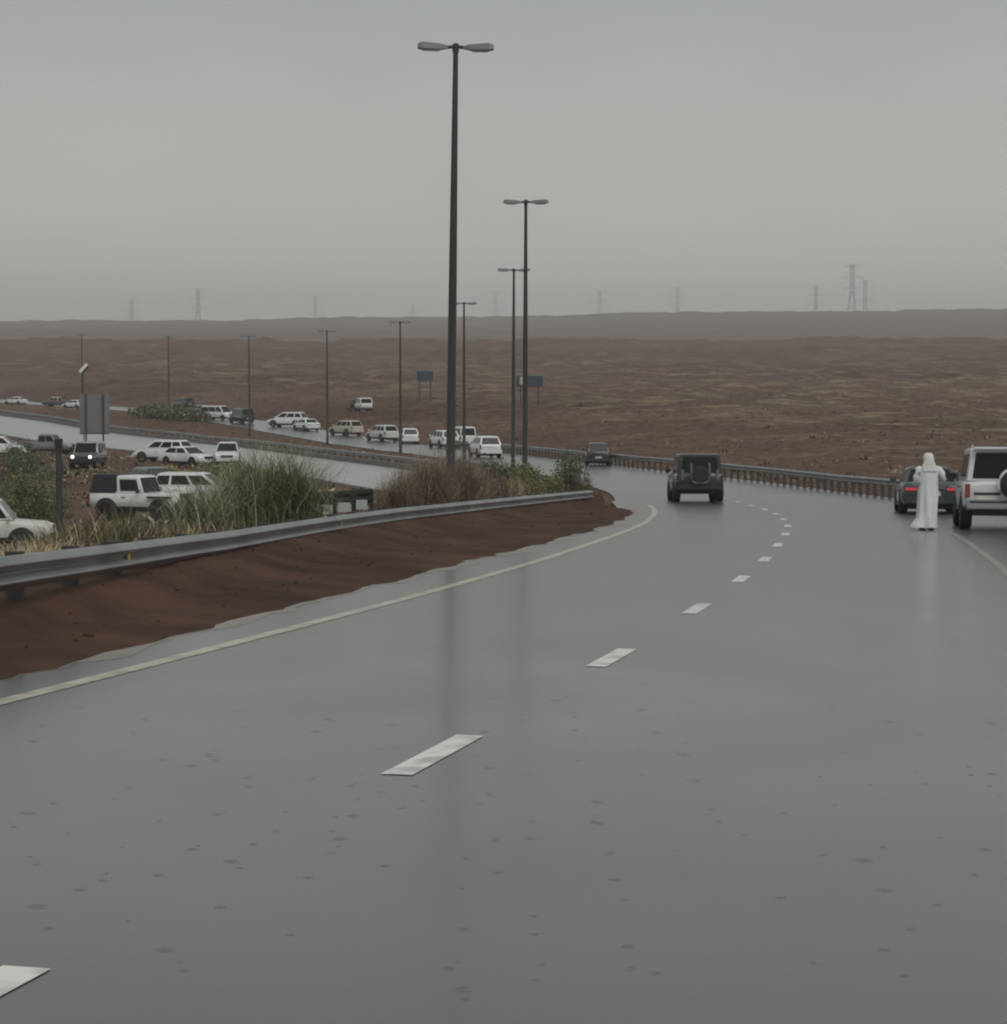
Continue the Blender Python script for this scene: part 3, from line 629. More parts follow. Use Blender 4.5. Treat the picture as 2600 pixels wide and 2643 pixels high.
# white 4x4 stopped on the shoulder
pr, SP = car('white_suv', 'white four-wheel drive with rear spare wheel parked at the right edge of the ramp', 12.25, 53.2, .155, 'fourx4', 'white', pitch=SL, spare='prado', cat='suv')
py_ = -SP['L'] / 2
sw_ = MB().lathe([(.08, -.26), (.30, -.26), (.355, -.22), (.355, -.05), (.30, 0)], 24, 'Y', c=(.22, py_, 1.08)).build('spare_wheel', M_TYRE, pr, 40)
tp = [(.22 + .38 * math.cos(a), py_ - .16, 1.08 + .38 * math.sin(a)) for a in np.linspace(-.3, math.pi + .3, 20)]
MB().tube(tp, .04, 8).build('spare_wheel_cover', PAINT['white'], sw_, 60)
MB().box((0, py_ + .03, SP['H'] - .03), (1.5, .28, .06)).build('roof_spoiler', PAINT['white'], pr, bevel=.02)
for sx in (-1, 1): MB().box((sx * .72, py_ + 1.9, SP['H'] + .03), (.05, 2.2, .05)).build('roof_rail', M_CHROME, pr)
MB().box((-.42, py_ - .008, .86), (.62, .03, .06)).build('plate_trim', M_TRIM, pr)
MB().box((0, py_ - .02, .66), (1.7, .16, .08)).build('bumper_step', M_TRIM, pr, bevel=.02)
# sedan ahead with brake lamps on
sdn, SS = car('dark_sedan', 'dark saloon with red tail lamps lit, stopped beside the person in white', 13.4, 68.0, .13, 'sedan', 'green', brake=True, pitch=SL, cat='saloon')
MB().box((0, -SS['L'] / 2 + .01, .80), (.8, .05, .03)).build('boot_trim', M_CHROME, sdn)
car('dark_car', 'small dark car at the far bend, right of the guardrail end bushes', 6.45, 148, .0, 'suv', 'black', cat='car', scale=.88)
# cars parked in a line on the far shoulder
GQ = 'cars queued along the far carriageway'
car('white_car', 'white estate car at the near end of the far queue, below the slim lamp', -1.5, 172, -.22, 'suv', 'white', group=GQ)
car('white_car', 'white car half hidden left of the tallest lamp pole', -5.9, 212, -.35, 'suv', 'white', group=GQ)
car('white_van', 'white van half hidden right of the tallest lamp pole', -4.3, 222, -.3, 'van', 'white', group=GQ, cat='van')
car('white_car', 'white car next in the queue left of the tallest lamp, seen squarely from behind', -10.1, 230, -.12, 'suv', 'white', group=GQ)
car('white_car', 'white car in the middle of the far queue with dark rear window', -13.4, 237, -.55, 'suv', 'dirtywhite', group=GQ)
car('beige_car', 'beige car in the far queue left of the white ones', -18.4, 251, -.7, 'suv', 'beige', group=GQ)
car('white_estate', 'large white estate car parked side-on in the far queue', -27.6, 275, -1.25, 'suv', 'white', group=GQ, scale=1.08)
car('white_car', 'small white car tucked in front of the large side-on estate', -24.3, 265, -.5, 'sedan', 'white', group=GQ)
car('white_van', 'white van among dark cars on the left of the far queue', -39.8, 300, -1.0 + math.pi, 'van', 'white', group=GQ, cat='van')
car('dark_car', 'dark van beside the leftmost thin lamp of the queue', -34.9, 287, -.5, 'van', 'black', group=GQ, cat='van')
car('dark_car', 'small dark car behind the green median bush', -54.6, 368, -.6, 'suv', 'black', group=GQ)
car('silver_car', 'pale car between the median bush and the white van', -46, 326, -.9, 'sedan', 'silver', group=GQ)
car('pickup_truck', 'dark green pickup with pale load at the far left beyond the highway', -80, 386, -1.3, 'pickup', 'green', group=GQ, cat='pickup', cabin_paint='beige')
car('white_car', 'low white car left of the grey sign board on the far road', -74.5, 374, -.95, 'sedan', 'white', group=GQ)
car('white_car', 'low white car at the very left end of the far road', -92, 406, -1.1, 'sedan', 'white', group=GQ)
car('white_offroader', 'lone white off-roader out on the desert slope', -19.9, 306, -.25, 'fourx4', 'white', cat='suv', spare=False)
# cars on the waste ground between highway and ramp
GW = 'cars on the waste ground below the ramp'
car('white_suv', 'white car side-on at the edge of the highway, left of the reeds', -27.2, 172, -1.2, 'suv', 'white', group=GW, cat='suv')
car('white_suv', 'white car close behind the side-on one at the highway edge', -24.4, 166, -.9 + math.pi, 'sedan', 'white', group=GW, cat='car')
car('white_suv', 'white car facing the camera above the green reeds', -21.3, 166, math.pi - .1, 'suv', 'white', group=GW, cat='car')
car('headlit_suv', 'dark off-roader with both headlamps on facing the camera', -30.9, 160, math.pi + .03, 'fourx4', 'green', lights=True, group=GW, cat='suv', cabin_paint='silver')
car('grey_pickup', 'grey pickup behind the dark post at the left', -40.4, 190, math.pi * .55, 'pickup', 'grey', group=GW, cat='pickup')
car('white_suv', 'white car cut off by the left edge beside a dark bush', -42.6, 182, math.pi * .5, 'suv', 'white', group=GW, cat='car')
car('dark_suv', 'dark car partly hidden right behind the white soft-top jeep', -18.9, 114.5, -.5, 'suv', 'black', group=GW, cat='suv')
car('white_suv', 'white car in front of the reeds, its nose behind the jeep', -15.0, 106, math.pi * .55, 'suv', 'white', group=GW, cat='car')
car('white_pickup', 'white pickup cut off by the left edge with a large dark wheel', -19.35, 79, 1.45, 'pickup', 'dirtywhite', group=GW, cat='pickup', scale=1.08)
# soft-top jeep
jp, SJ = car('white_jeep', 'white two-door jeep with dark soft top and big black tyres', -16.1, 95.5, 1.92, 'jeep', 'white', group=GW, cat='jeep', scale=1.12)
CANV = mat('dark_canvas', (.022, .020, .030), .7, bump=.2, bscale=8)
c0 = [(-.79, -1.86, 1.15), (.79, -1.86, 1.15), (.79, -.70, 1.15), (-.79, -.70, 1.15), (-.71, -1.76, 1.865), (.71, -1.76, 1.865), (.71, -.70, 1.865), (-.71, -.70, 1.865)]
MB().add(c0, [(3, 2, 1, 0), (4, 5, 6, 7), (0, 1, 5, 4), (1, 2, 6, 5), (2, 3, 7, 6), (3, 0, 4, 7)]).build('soft_top', CANV, jp, 40, bevel=.03)
for sx in (-1, 1):
    MB().box((sx * .80, 1.27, 1.02), (.34, 1.05, .07)).build('fender', M_TRIM, jp, bevel=.02)
MB().box((0, 2.05, .70), (1.66, .22, .26)).build('winch_bumper', M_TRIM, jp, bevel=.03)
MB().box((0, 1.98, .98), (.9, .04, .34)).build('slotted_grille', M_STEELD, jp)
MB().lathe([(.10, -.22), (.34, -.22), (.40, -.18), (.40, -.04), (.3, 0)], 18, 'Y', c=(0, -SJ['L'] / 2, 1.0)).build('spare_wheel', M_TYRE, jp, 40)

# ------------------------------------------------------------------ person in a white robe, walking away
px, py2 = 10.0, 50.6
pz = groundz(px, py2); sp_ = 1.03
person = empty('person', (px, py2, pz), (0, 0, R(6))); person.scale = (sp_ * 1.1, sp_ * 1.06, sp_); tag(person, 'person in long white robe and white headscarf walking beside the dark saloon', 'person')
SKIN = mat('skin', (.30, .18, .125), .55); CLOTH = mat('white_robe_cloth', (.70, .70, .745), .75, vary=.06, scale=5, bump=.15, bscale=14)
SCARF = mat('white_headscarf_cloth', (.66, .65, .63), .8, bump=.2, bscale=20)
vs = []; es = []; rad = []
def sk(p, r, par=None):
    vs.append(p); rad.append(r)
    if par is not None: es.append((par, len(vs) - 1))
    return len(vs) - 1
pel = sk((0, 0, .95), .14); sp1 = sk((0, .0, 1.15), .13, pel); ch = sk((0, .0, 1.36), .15, sp1); nk = sk((0, .02, 1.50), .058, ch); jaw = sk((0, .035, 1.58), .075, nk); hd = sk((0, .02, 1.67), .10, jaw); top = sk((0, .01, 1.74), .06, hd)
nose = sk((0, .135, 1.625), .016, jaw)
for sx in (-1, 1):
    sh = sk((sx * .18, 0, 1.42), .065, ch)
    if sx < 0: el = sk((-.245, -.03, 1.16), .045, sh); wr = sk((-.20, .17, 1.03), .03, el); dirv = Vector((.1, .9, -.15))
    else: el = sk((.30, -.02, 1.20), .045, sh); wr = sk((.20, .22, 1.22), .03, el); dirv = Vector((-.25, .8, .35))
    wv = Vector(vs[wr]); dirv.normalize(); side = dirv.cross(Vector((0, 0, 1))).normalized()
    pm_ = sk(tuple(wv + dirv * .055), .033, wr)
    for k, (o, ln) in enumerate(((-.03, .075), (-.01, .09), (.01, .085), (.03, .065))):
        a = sk(tuple(wv + dirv * .10 + side * o), .0095, pm_); sk(tuple(wv + dirv * (.10 + ln * .6) + side * o + Vector((0, 0, -.02))), .0085, a); 
        sk(tuple(wv + dirv * (.10 + ln * .85) + side * o + Vector((0, 0, -.045))), .0075, len(vs) - 1)
    th = sk(tuple(wv + dirv * .05 + side * -sx * -.045), .011, pm_); sk(tuple(wv + dirv * .095 + side * -sx * -.055), .009, th)
    hp = sk((sx * .09, 0, .88), .095, pel); fy = .10 if sx > 0 else -.10
    kn = sk((sx * .10, fy * .8 + .03, .50), .062, hp); an = sk((sx * .10, fy, .10), .042, kn); sk((sx * .115, fy + .10, .045), .035, an); sk((sx * .125, fy + .17, .035), .025, len(vs) - 1)
me = bpy.data.meshes.new('body'); me.from_pydata(vs, es, []); me.materials.append(SKIN)
bo = link(bpy.data.objects.new('body', me), person)
smod = bo.modifiers.new('skin', 'SKIN'); smod.use_smooth_shade = True
for i, v in enumerate(me.skin_vertices[0].data): v.radius = (rad[i], rad[i]); v.use_root = (i == 0)
bo.modifiers.new('sub', 'SUBSURF').levels = 1; bo.modifiers['sub'].render_levels = 2
rings = [(1.50, .075, .075, 0, .01, 0), (1.465, .13, .09, 0, .0, 0), (1.43, .20, .115, 0, 0, 0), (1.36, .215, .135, 0, 0, 0), (1.22, .205, .14, 0, 0, .004), (1.05, .195, .14, 0, 0, .008), (.9, .205, .15, 0, 0, .012),
         (.7, .205, .17, -.005, 0, .018), (.5, .205, .185, -.012, 0, .024), (.3, .20, .20, -.025, 0, .03), (.16, .205, .21, -.045, -.01, .034), (.075, .215, .22, -.055, -.015, .036)]
rv, rf_ = [], []; nR = 40
for (zz, rx, ry, cx, cy, fo) in rings:
    for i in range(nR):
        a = 2 * math.pi * i / nR; f = 1 + (fo / .13) * (math.sin(7 * a + zz * 2) * .6 + math.sin(11 * a - zz * 3) * .4)
        bulge = -.07 * max(0, math.cos(a - math.pi * 1.06)) ** 6 * (1 if zz < .28 else 0) * (1.0 if zz < .2 else .6)
        rv.append((cx + rx * f * math.cos(a) + bulge, cy + ry * f * math.sin(a), zz))
for k in range(len(rings) - 1):
    for i in range(nR): rf_.append((k * nR + i, (k + 1) * nR + i, (k + 1) * nR + (i + 1) % nR, k * nR + (i + 1) % nR))
robe = MB().add(rv, rf_)
robe.tube([(-.15, 0, 1.42), (-.215, 0, 1.38), (-.25, -.025, 1.25), (-.25, -.03, 1.15), (-.235, .06, 1.09), (-.21, .15, 1.045)], [.07, .085, .078, .075, .068, .066], 14)
robe.tube([(.15, 0, 1.42), (.215, 0, 1.385), (.285, -.02, 1.28), (.305, -.015, 1.19), (.27, .09, 1.195), (.215, .19, 1.215)], [.07, .085, .078, .078, .068, .066], 14)
robe.build('robe', CLOTH, person, 60)
sr = [(1.775, .02, .02, 0, .005), (1.768, .06, .065, 0, .005), (1.73, .098, .105, 0, .005), (1.67, .108, .118, 0, .0), (1.61, .108, .105, 0, -.03), (1.55, .115, .085, 0, -.05), (1.50, .14, .075, 0, -.06), (1.44, .155, .055, 0, -.085), (1.36, .14, .03, .005, -.125)]
rv, rf_ = [], []
for zz, rx, ry, cx, cy in sr:
    for i in range(28):
        a = 2 * math.pi * i / 28; f = 1 + .035 * math.sin(6 * a + zz * 9) * (1.78 - zz) * 3; rv.append((cx + rx * f * math.cos(a), cy + ry * f * math.sin(a), zz))
for k in range(len(sr) - 1):
    for i in range(28): rf_.append((k * 28 + i, (k + 1) * 28 + i, (k + 1) * 28 + (i + 1) % 28, k * 28 + (i + 1) % 28))
MB().add(rv, rf_).build('headscarf', SCARF, person, 60)
for sx, fy in ((1, .10), (-1, -.10)):
    MB().box((sx * .118, fy + .07, .018), (.10, .27, .034)).box((sx * .118, fy + .10, .055), (.105, .05, .045)).build('sandal', M_TRIM, person, bevel=.01)

# ------------------------------------------------------------------ signs and posts
SIGNB = mat('grey_sign_back', (.22, .22, .225), .5, .4, vary=.12, scale=2); SIGNBLUE = mat('blue_sign_face', (.035, .05, .075), .5); SIGNW = mat('white_sign_face', (.42, .42, .43), .5)
def at_uv(u, Zd): return (u - 952) / 4066 * Zd
def zv(v, Zd): return CAMZ - (v - 730) / 4066 * Zd
Zs = 205; x = at_uv(180, Zs); g = gz(x, Zs)
sb = empty('sign_board', (x, Zs, g)); tag(sb, 'large grey back of a road sign on two dark posts by the highway', 'sign')
zt, zbm = zv(745, Zs) - g, zv(820, Zs) - g; wd = 2.85
MB().box((0, 0, (zt + zbm) / 2), (wd, .05, zt - zbm)).build('panel', SIGNB, sb, bevel=.01)
for k in range(9):
    xx = -wd / 2 + .12 + k * (wd - .24) / 8; MB().box((xx, -.045, (zt + zbm) / 2), (.07, .035, zt - zbm - .05)).build('rib', SIGNB, sb)
for sx in (-.82, .82): MB().bar((sx, -.13, -.3), (sx, -.13, zt), .16, .12).build('post', M_STEELD, sb)
MB().box((0, -.05, zbm + .06), (wd, .06, .1)).build('frame', M_STEELD, sb)
# dark post behind the weeds
x = at_uv(111, 36); g = gz(x, 36); pt = empty('marker_post', (x, 36, g)); tag(pt, 'dark metal post standing in the weeds at the left', 'post'); h = zv(829, 36) - g
MB().lathe([(.055, -.3), (.055, h - .06)], 12).build('shaft', M_STEELD, pt, 40); MB().lathe([(.07, h - .12), (.07, h), (.05, h + .01)], 12).build('cap', M_TRIM, pt, 40); MB().box((.03, -.06, h - .5), (.11, .03, .3)).build('bracket', M_STEELD, pt)
# slim post with tilted white panel
Zd = 240; x = at_uv(159, Zd); g = gz(x, Zd); po = empty('panel_post', (x, Zd, g)); tag(po, 'slim post with a small tilted white panel above the grey sign board', 'sign'); h = zv(700, Zd) - g
MB().lathe([(.07, -.3), (.05, h)], 8).build('shaft', M_STEELD, po, 40)
mm = Matrix.Rotation(R(-48), 3, 'Y'); MB().box((.05, -.1, h + .25), (1.25, .3, .34), 1.0, mm).build('panel', mat('bright_white_panel', (.75, .74, .72), .4), po, bevel=.05); MB().box((.2, .02, h + .05), (1.05, .3, .25), 1.0, mm).build('housing', M_TRIM, po, bevel=.05)
# two far road signs
def road_sign(label, u, v0, v1, wpx, Zd, white=0.0):
    x = at_uv(u, Zd); g = gz(x, Zd); s_ = empty('road_sign', (x, Zd, g)); tag(s_, label, 'sign'); w_ = wpx / 4066 * Zd; t0, t1 = zv(v0, Zd) - g, zv(v1, Zd) - g
    MB().box((0, 0, (t0 + t1) / 2), (w_, .12, t0 - t1)).build('panel', SIGNBLUE, s_, bevel=.02)
    MB().box((0, 0, t0 + .08), (w_ * 1.03, .2, .14)).build('top_trim', M_STEEL, s_)
    for sx in (-.33, .33): MB().bar((sx * w_, .12, -.4), (sx * w_, .12, t0), .2).build('post', M_STEELD, s_)
    if white: MB().box((-w_ * .5 + white * w_ / 2 + .5, -.08, (t0 + t1) / 2 + .1), (white * w_, .03, (t0 - t1) * .7)).build('white_field', SIGNW, s_)
    else:
        for zz in (.25, -.1): MB().box((.05 * w_, -.075, (t0 + t1) / 2 + zz * (t0 - t1)), (w_ * .3, .02, .12)).build('legend_bar', mat('faded_legend', (.12, .13, .13), .6), s_)
road_sign('small dark blue road sign on the desert left of the tallest lamp', 804, 701, 719, 31, 330)
road_sign('dark blue road sign with white patch behind the second lamp', 1001, 710, 731, 50, 300, .22)
# low dark railing with white plates behind the near guardrail
Zd = 50; root = empty('plated_railing', (at_uv(645, Zd), Zd, gz(at_uv(645, Zd), Zd))); tag(root, 'low dark railing with white plates between the reeds and the brown bush', 'railing'); b0 = Vector(root.location)
RAILD = mat('dark_green_railing', (.022, .028, .024), .55)
def pp(u, v, dy=0.0): return (at_uv(u, Zd) - b0.x, dy, zv(v, Zd) - b0.z)
for k, (v_a, v_b) in enumerate(((936, 927), (949, 941))): MB().bar(pp(570, v_a), pp(704, v_b), .12, .10).build('rail', RAILD, root)
MB().add([pp(578, 936, .05), pp(702, 928, .05), pp(702, 950, .05), pp(578, 958, .05), pp(578, 936, .09), pp(702, 928, .09), pp(702, 950, .09), pp(578, 958, .09)], [(3, 2, 1, 0), (4, 5, 6, 7), (0, 1, 5, 4), (1, 2, 6, 5), (2, 3, 7, 6), (3, 0, 4, 7)]).build('mesh_panel', RAILD, root)
for u_ in (576, 594, 632, 668, 702): MB().bar((pp(u_, 930)[0], .02, -.2), (pp(u_, 930)[0], .02, pp(u_, 934 - (u_ - 570) * .06)[2]), .09).build('post', RAILD, root)
for u_, v_, w_, h_ in ((614, 962, .36, .22), (650, 958, .30, .22), (684, 953, .26, .22), (575, 966, .11, .26)):
    c = pp(u_, v_, -.06); pl = MB().box(c, (w_, .02, h_)).build('plate', SIGNW if u_ != 575 else SIGNB, root)
    if u_ == 614: MB().box((c[0], c[1] - .014, c[2]), (w_ * .6, .008, h_ * .35)).build('faded_legend', SIGNB, pl)

# ------------------------------------------------------------------ pylons on the skyline
PYL = mat('pylon_steel', (.12, .12, .12), .6, .4)
def pylon(label, u, vt, Zd, wide=1.0):
    x = at_uv(u, Zd); g = gz(x, Zd); r_ = empty('power_pylon', (x, Zd, g)); tag(r_, label, 'pylon', 'pylons along the hazy skyline'); H = zv(vt, Zd) - g; b = H * .085 * wide; t = H * .02
    tw = MB(); th = max(.35, H * .006); lv = [0, .22, .40, .55, .68, .8, .9, 1.0]
    hw = lambda f: b * (1 - f / .68) + t * f / .68 if f < .68 else t
    for sx, sy in ((-1, -1), (1, -1), (1, 1), (-1, 1)):
        for i in range(len(lv) - 1): a_, c_ = hw(lv[i]), hw(lv[i + 1]); tw.bar((sx * a_, sy * a_, lv[i] * H), (sx * c_, sy * c_, lv[i + 1] * H), th)
    tw.build('tower', PYL, r_)
    br = MB()
    for i in range(len(lv) - 1):
        a_, c_ = hw(lv[i]), hw(lv[i + 1])
        for s_ in (-1, 1):
            br.bar((-a_, s_ * a_, lv[i] * H), (c_, s_ * c_, lv[i + 1] * H), th * .6); br.bar((a_, s_ * a_, lv[i] * H), (-c_, s_ * c_, lv[i + 1] * H), th * .6)
    br.build('bracing', PYL, r_)
    for f, wl in ((.97, .11), (.83, .15), (.70, .13)):
        m_ = MB(); wl *= H * wide
        for s_ in (-1, 1): m_.bar((0, 0, f * H), (s_ * wl, 0, f * H - .005 * H), th * .8); m_.bar((s_ * t, 0, f * H + .035 * H), (s_ * wl, 0, f * H), th * .6)
        m_.build('crossarm', PYL, r_)
for lb, u_, v_, Zd in [('faint pylon farthest left on the skyline', 252, 566, 5700), ('tall pylon on the left skyline', 377, 545, 5000), ('faint pylon left of the tallest lamp', 598, 560, 5500), ('very faint low pylon just left of the tallest lamp', 781, 576, 5200),
                       ('pylon just left of the second tallest lamp', 937, 552, 5250), ('pylon nearest right of the second tallest lamp', 1133, 548, 5625), ('pylon in the middle of the right skyline', 1280, 543, 5375),
                       ('slim pylon left of the pair on the right skyline', 1540, 540, 5000), ('tallest pylon on the right skyline', 1608, 500, 4750), ('shorter pylon close beside the tallest one', 1633, 531, 5250)]: pylon(lb, u_, v_, Zd)

# ------------------------------------------------------------------ plants
def blades(n, base, length, width, lean, curl, seg=4, upright=1.0):
    """n curved tapered strips. base (n,3); length,width,lean arrays; returns V,F"""
    az = rng.uniform(0, 2 * np.pi, n); d = np.stack([np.cos(az), np.sin(az), np.zeros(n)], 1); saz = az + np.pi / 2 + rng.uniform(-.6, .6, n); side = np.stack([np.cos(saz), np.sin(saz), np.zeros(n)], 1)
    V = []
    for k in range(seg + 1):
        t = k / seg; ang = lean + curl * t * t; r_ = np.sin(ang) * t * length; h_ = np.cos(ang) * t * length * upright
        c = base + d * r_[:, None] + np.c_[np.zeros(n), np.zeros(n), h_]; w = (width * (1 - t) ** .7 * (.6 + .4 * min(1, t * 4)) + .0012)[:, None]
        V += [c - side * w / 2, c + side * w / 2]
    V = np.stack(V, 1); m = 2 * (seg + 1); I = np.arange(n)[:, None] * m
    F = np.stack([I + np.array([2 * k, 2 * k + 1, 2 * k + 3, 2 * k + 2])[None] for k in range(seg)], 1).reshape(-1, 4)
    return V.reshape(-1, 3), F
def clump(name, label, spots, mats, n, L, Wd, lean=.25, curl=.6, spread=.5, cat='grass', group=None, parts=('blades', 'stalks')):
    """spots: list of (x,y,weight). blades root on the ground round each spot"""
    cx, cy = np.mean([s[0] for s in spots]), np.mean([s[1] for s in spots]); cz = gz(cx, cy); root = empty(name, (cx, cy, cz)); tag(root, label, cat, group)
    for mi, (m, share) in enumerate(mats):
        k = int(n * share); w = np.array([s[2] for s in spots], float); w /= w.sum(); idx = rng.choice(len(spots), k, p=w); S_ = np.array(spots)[idx]
        bx = S_[:, 0] + rng.normal(0, spread, k); by = S_[:, 1] + rng.normal(0, spread, k); bz = gz(bx, by) - .03
        hs = np.array([s[3] if len(s) > 3 else 1.0 for s in spots])[idx]
        V, F = blades(k, np.c_[bx - cx, by - cy, bz - cz], rng.uniform(.5, 1.0, k) * L * hs, rng.uniform(.6, 1.2, k) * Wd, np.abs(rng.normal(0, lean, k)), rng.uniform(.2, 1.2, k) * curl)
        np_mesh(parts[mi] if mi < len(parts) else parts[-1], V, F, m, root)
    return root
def twigs(name, label, blobs, m, n, L, Wd, leaf=None, cat='bush', nleaf=0, lsize=.05, group=None):
    """a bush: fine twigs from the ground, plus leaf faces through the crown volume"""
    cx, cy = np.mean([b[0] for b in blobs]), np.mean([b[1] for b in blobs]); cz = gz(cx, cy); root = empty(name, (cx, cy, cz)); tag(root, label, cat, group)
    B = np.array(blobs, float); w = B[:, 3] * B[:, 2]; w /= w.sum(); idx = rng.choice(len(B), n, p=w); b = B[idx]
    bx = b[:, 0] + rng.normal(0, .38, n) * b[:, 2]; by = b[:, 1] + rng.normal(0, .38, n) * b[:, 2]; bz = gz(bx, by) + b[:, 3] * rng.uniform(-.05, .4, n) 
    V, F = blades(n, np.c_[bx - cx, by - cy, bz - cz], rng.uniform(.4, 1, n) * b[:, 3] * L, rng.uniform(.5, 1.2, n) * Wd, np.abs(rng.normal(.35, .3, n)), rng.uniform(-.2, .8, n), 3)
    np_mesh('twigs', V, F, m, root)
    if nleaf:
        idx = rng.choice(len(B), nleaf, p=w); b = B[idx]; dv = rng.standard_normal((nleaf, 3)); dv /= np.linalg.norm(dv, axis=1)[:, None]; rr = rng.uniform(.15, 1, nleaf) ** .5 * (1 + .10 * rng.standard_normal(nleaf))
        px_ = b[:, 0] + dv[:, 0] * rr * b[:, 2]; py_ = b[:, 1] + dv[:, 1] * rr * b[:, 2]; g = gz(b[:, 0], b[:, 1]); pz_ = g + b[:, 3] * (.5 + .52 * dv[:, 2] * rr)
        # clumping
        kk = fbm(px_ * 2.2, pz_ * 2.2 + py_ * 1.3, 3) > .47; px_, py_, pz_ = px_[kk], py_[kk], pz_[kk]; k = len(px_)
        a = rng.standard_normal((k, 3)); a /= np.linalg.norm(a, axis=1)[:, None]; c = np.cross(a, rng.standard_normal((k, 3))); c /= np.linalg.norm(c, axis=1)[:, None]; s = (rng.uniform(.5, 1.3, k) * lsize)[:, None]
        P0 = np.c_[px_ - cx, py_ - cy, pz_ - cz]; V = np.stack([P0 - a * s, P0 + c * s * .45, P0 + a * s, P0 - c * s * .45], 1).reshape(-1, 3); np_mesh('leaves', V, np.arange(4 * k).reshape(-1, 4), leaf, root)
    return root
def pmat(name, col, k=.45): return mat(name, col, .65, island=k, vary=.3, scale=1.0, spec=.3)
P_REED = pmat('reed_green', (.18, .19, .10)); P_REEDP = pmat('reed_pale', (.36, .36, .24)); P_STRAW = pmat('dry_straw', (.44, .36, .23)); P_BROWN = pmat('dry_brown_twig', (.135, .098, .076)); P_BROWNL = pmat('dry_brown_light', (.275, .215, .16))
P_OLIVE = pmat('olive_leaf', (.15, .16, .075)); P_GREY = pmat('grey_green_leaf', (.115, .135, .08)); P_DARK = pmat('dark_leaf', (.05, .055, .036)); P_WEED = pmat('weed_green', (.105, .112, .055)); P_RUST = pmat('rusty_weed', (.16, .085, .05)); P_YEL = pmat('yellow_leaf', (.34, .27, .09))
P_STRAWD = pmat('desert_straw', (.26, .21, .14), .25); P_BROWND = pmat('desert_brown', (.10, .068, .052), .25)
def sp(u, Zd): return at_uv(u, Zd), Zd
# tall reeds behind the rail
rs = [(*sp(u_, z_), w_, h_) for u_, z_, w_, h_ in ((372, 39, 1, .80), (395, 40, 1, .85), (425, 41, 1.1, .92), (455, 41, 1.2, .98), (485, 42, 1.3, 1.05), (510, 42, 1.3, 1.15), (532, 42, 1.2, 1.15), (552, 42, .9, 1.12), (572, 42, .4, 1.0))]
clump('reed_clump', 'tall green reed clump behind the guardrail, left of the dark railing', rs, [(P_REED, .68), (P_REEDP, .32)], 4200, 1.95, .017, .22, .8, .28)
# brown dry bush
bl = [(*sp(u_, z_), r_, h_) for u_, z_, r_, h_ in ((735, 54, .5, 1.1), (762, 54, .55, 1.4), (790, 55, .6, 1.65), (820, 55, .6, 1.85), (850, 57.5, .6, 1.95), (878, 58, .6, 1.9), (905, 60, .55, 1.6))]
twigs('dry_bush', 'big brown dry bush at the foot of the tallest lamp', bl, P_BROWNL, 11000, .74, .011, P_BROWN, nleaf=1500, lsize=.03)
# green shrubs right of it
def shrub(label, us, m, lm, n, nl, ls=.05, name='green_shrub', group='shrubs behind the guardrail'):
    return twigs(name, label, [(*sp(u_, z_), r_, h_ * (1.22 if group else 1)) for u_, z_, r_, h_ in us], m, n, .6, .014, lm, nleaf=nl, lsize=ls, group=group)
shrub('dark green shrub touching the right side of the big brown bush', ((925, 63, .6, 1.25), (948, 64, .5, 1.2)), P_BROWN, P_GREY, 900, 4200)
shrub('olive shrub in front of the second tallest lamp', ((968, 67, .6, 1.15), (1000, 68, .6, 1.1), (985, 70, .6, 1.1)), P_STRAW, P_OLIVE, 1300, 5200)
shrub('low olive shrub right of the second tallest lamp', ((1025, 71, .5, 1.0), (1048, 72, .5, 1.05)), P_STRAW, P_OLIVE, 900, 3600)
shrub('grey-green shrub by the end of the near guardrail', ((1072, 77, .55, 1.45), (1090, 78, .55, 1.5), (1100, 76, .4, 1.1)), P_BROWN, P_GREY, 1100, 5200)
shrub('small pale shrub among the lamps behind the olive one', ((1010, 92, .8, 1.0), (960, 96, .8, .9)), P_STRAW, P_OLIVE, 700, 3000)
# weeds along the left
ws = [(*sp(u_, z_), w_, h_) for u_, z_, w_, h_ in ((110, 33, 1, .9), (150, 34, 1, 1.05), (190, 35, 1, 1.1), (230, 36, 1, .85), (270, 37, .8, .6), (310, 37, .6, .45), (90, 36, .8, 1.2), (170, 37, 1, 1.25), (240, 38, 1, .8))]
clump('weed_patch', 'green and rusty weeds behind the guardrail in front of the jeep', ws, [(P_WEED, .62), (P_RUST, .2), (P_STRAW, .18)], 3600, 1.0, .02, .28, .7, .4, cat='weeds')
clump('straw_tuft', 'pale dry grass tuft in the lower left behind the guardrail', [(*sp(u_, z_), 1, h_) for u_, z_, h_ in ((-10, 27, .95), (25, 28, 1.0), (60, 28.5, 1.0), (95, 29.5, .85))], [(P_STRAW, .9), (P_RUST, .1)], 2200, .62, .014, .35, .8, .28)
clump('straw_tuft', 'pale dry grass mound between the jeep and the reeds', [(*sp(u_, z_), 1, h_) for u_, z_, h_ in ((340, 38, .75), (365, 39, .85), (388, 39, .75))], [(P_STRAW, .8), (P_RUST, .2)], 1300, .75, .016, .35, .8, .25)
shrub('olive bush behind the white pickup at the left', ((48, 88, 1.3, 2.7), (85, 90, 1.1, 2.4), (15, 90, 1.0, 2.0)), P_WEED, P_OLIVE, 1500, 12000, .065, 'olive_bush', None)
shrub('dark bush at the left edge beside the highway', ((38, 150, 1.3, 2.3), (60, 146, 1.2, 1.6), (20, 138, 1.2, 1.6), (88, 138, 1.2, 1.2)), P_DARK, P_GREY, 900, 9000, .08, 'dark_bush', None)
shrub('yellowish bush behind the jeep bonnet', ((318, 118, .8, 1.7), (333, 120, .6, 1.4)), P_YEL, P_YEL, 500, 1500, .09, 'yellow_bush', None)
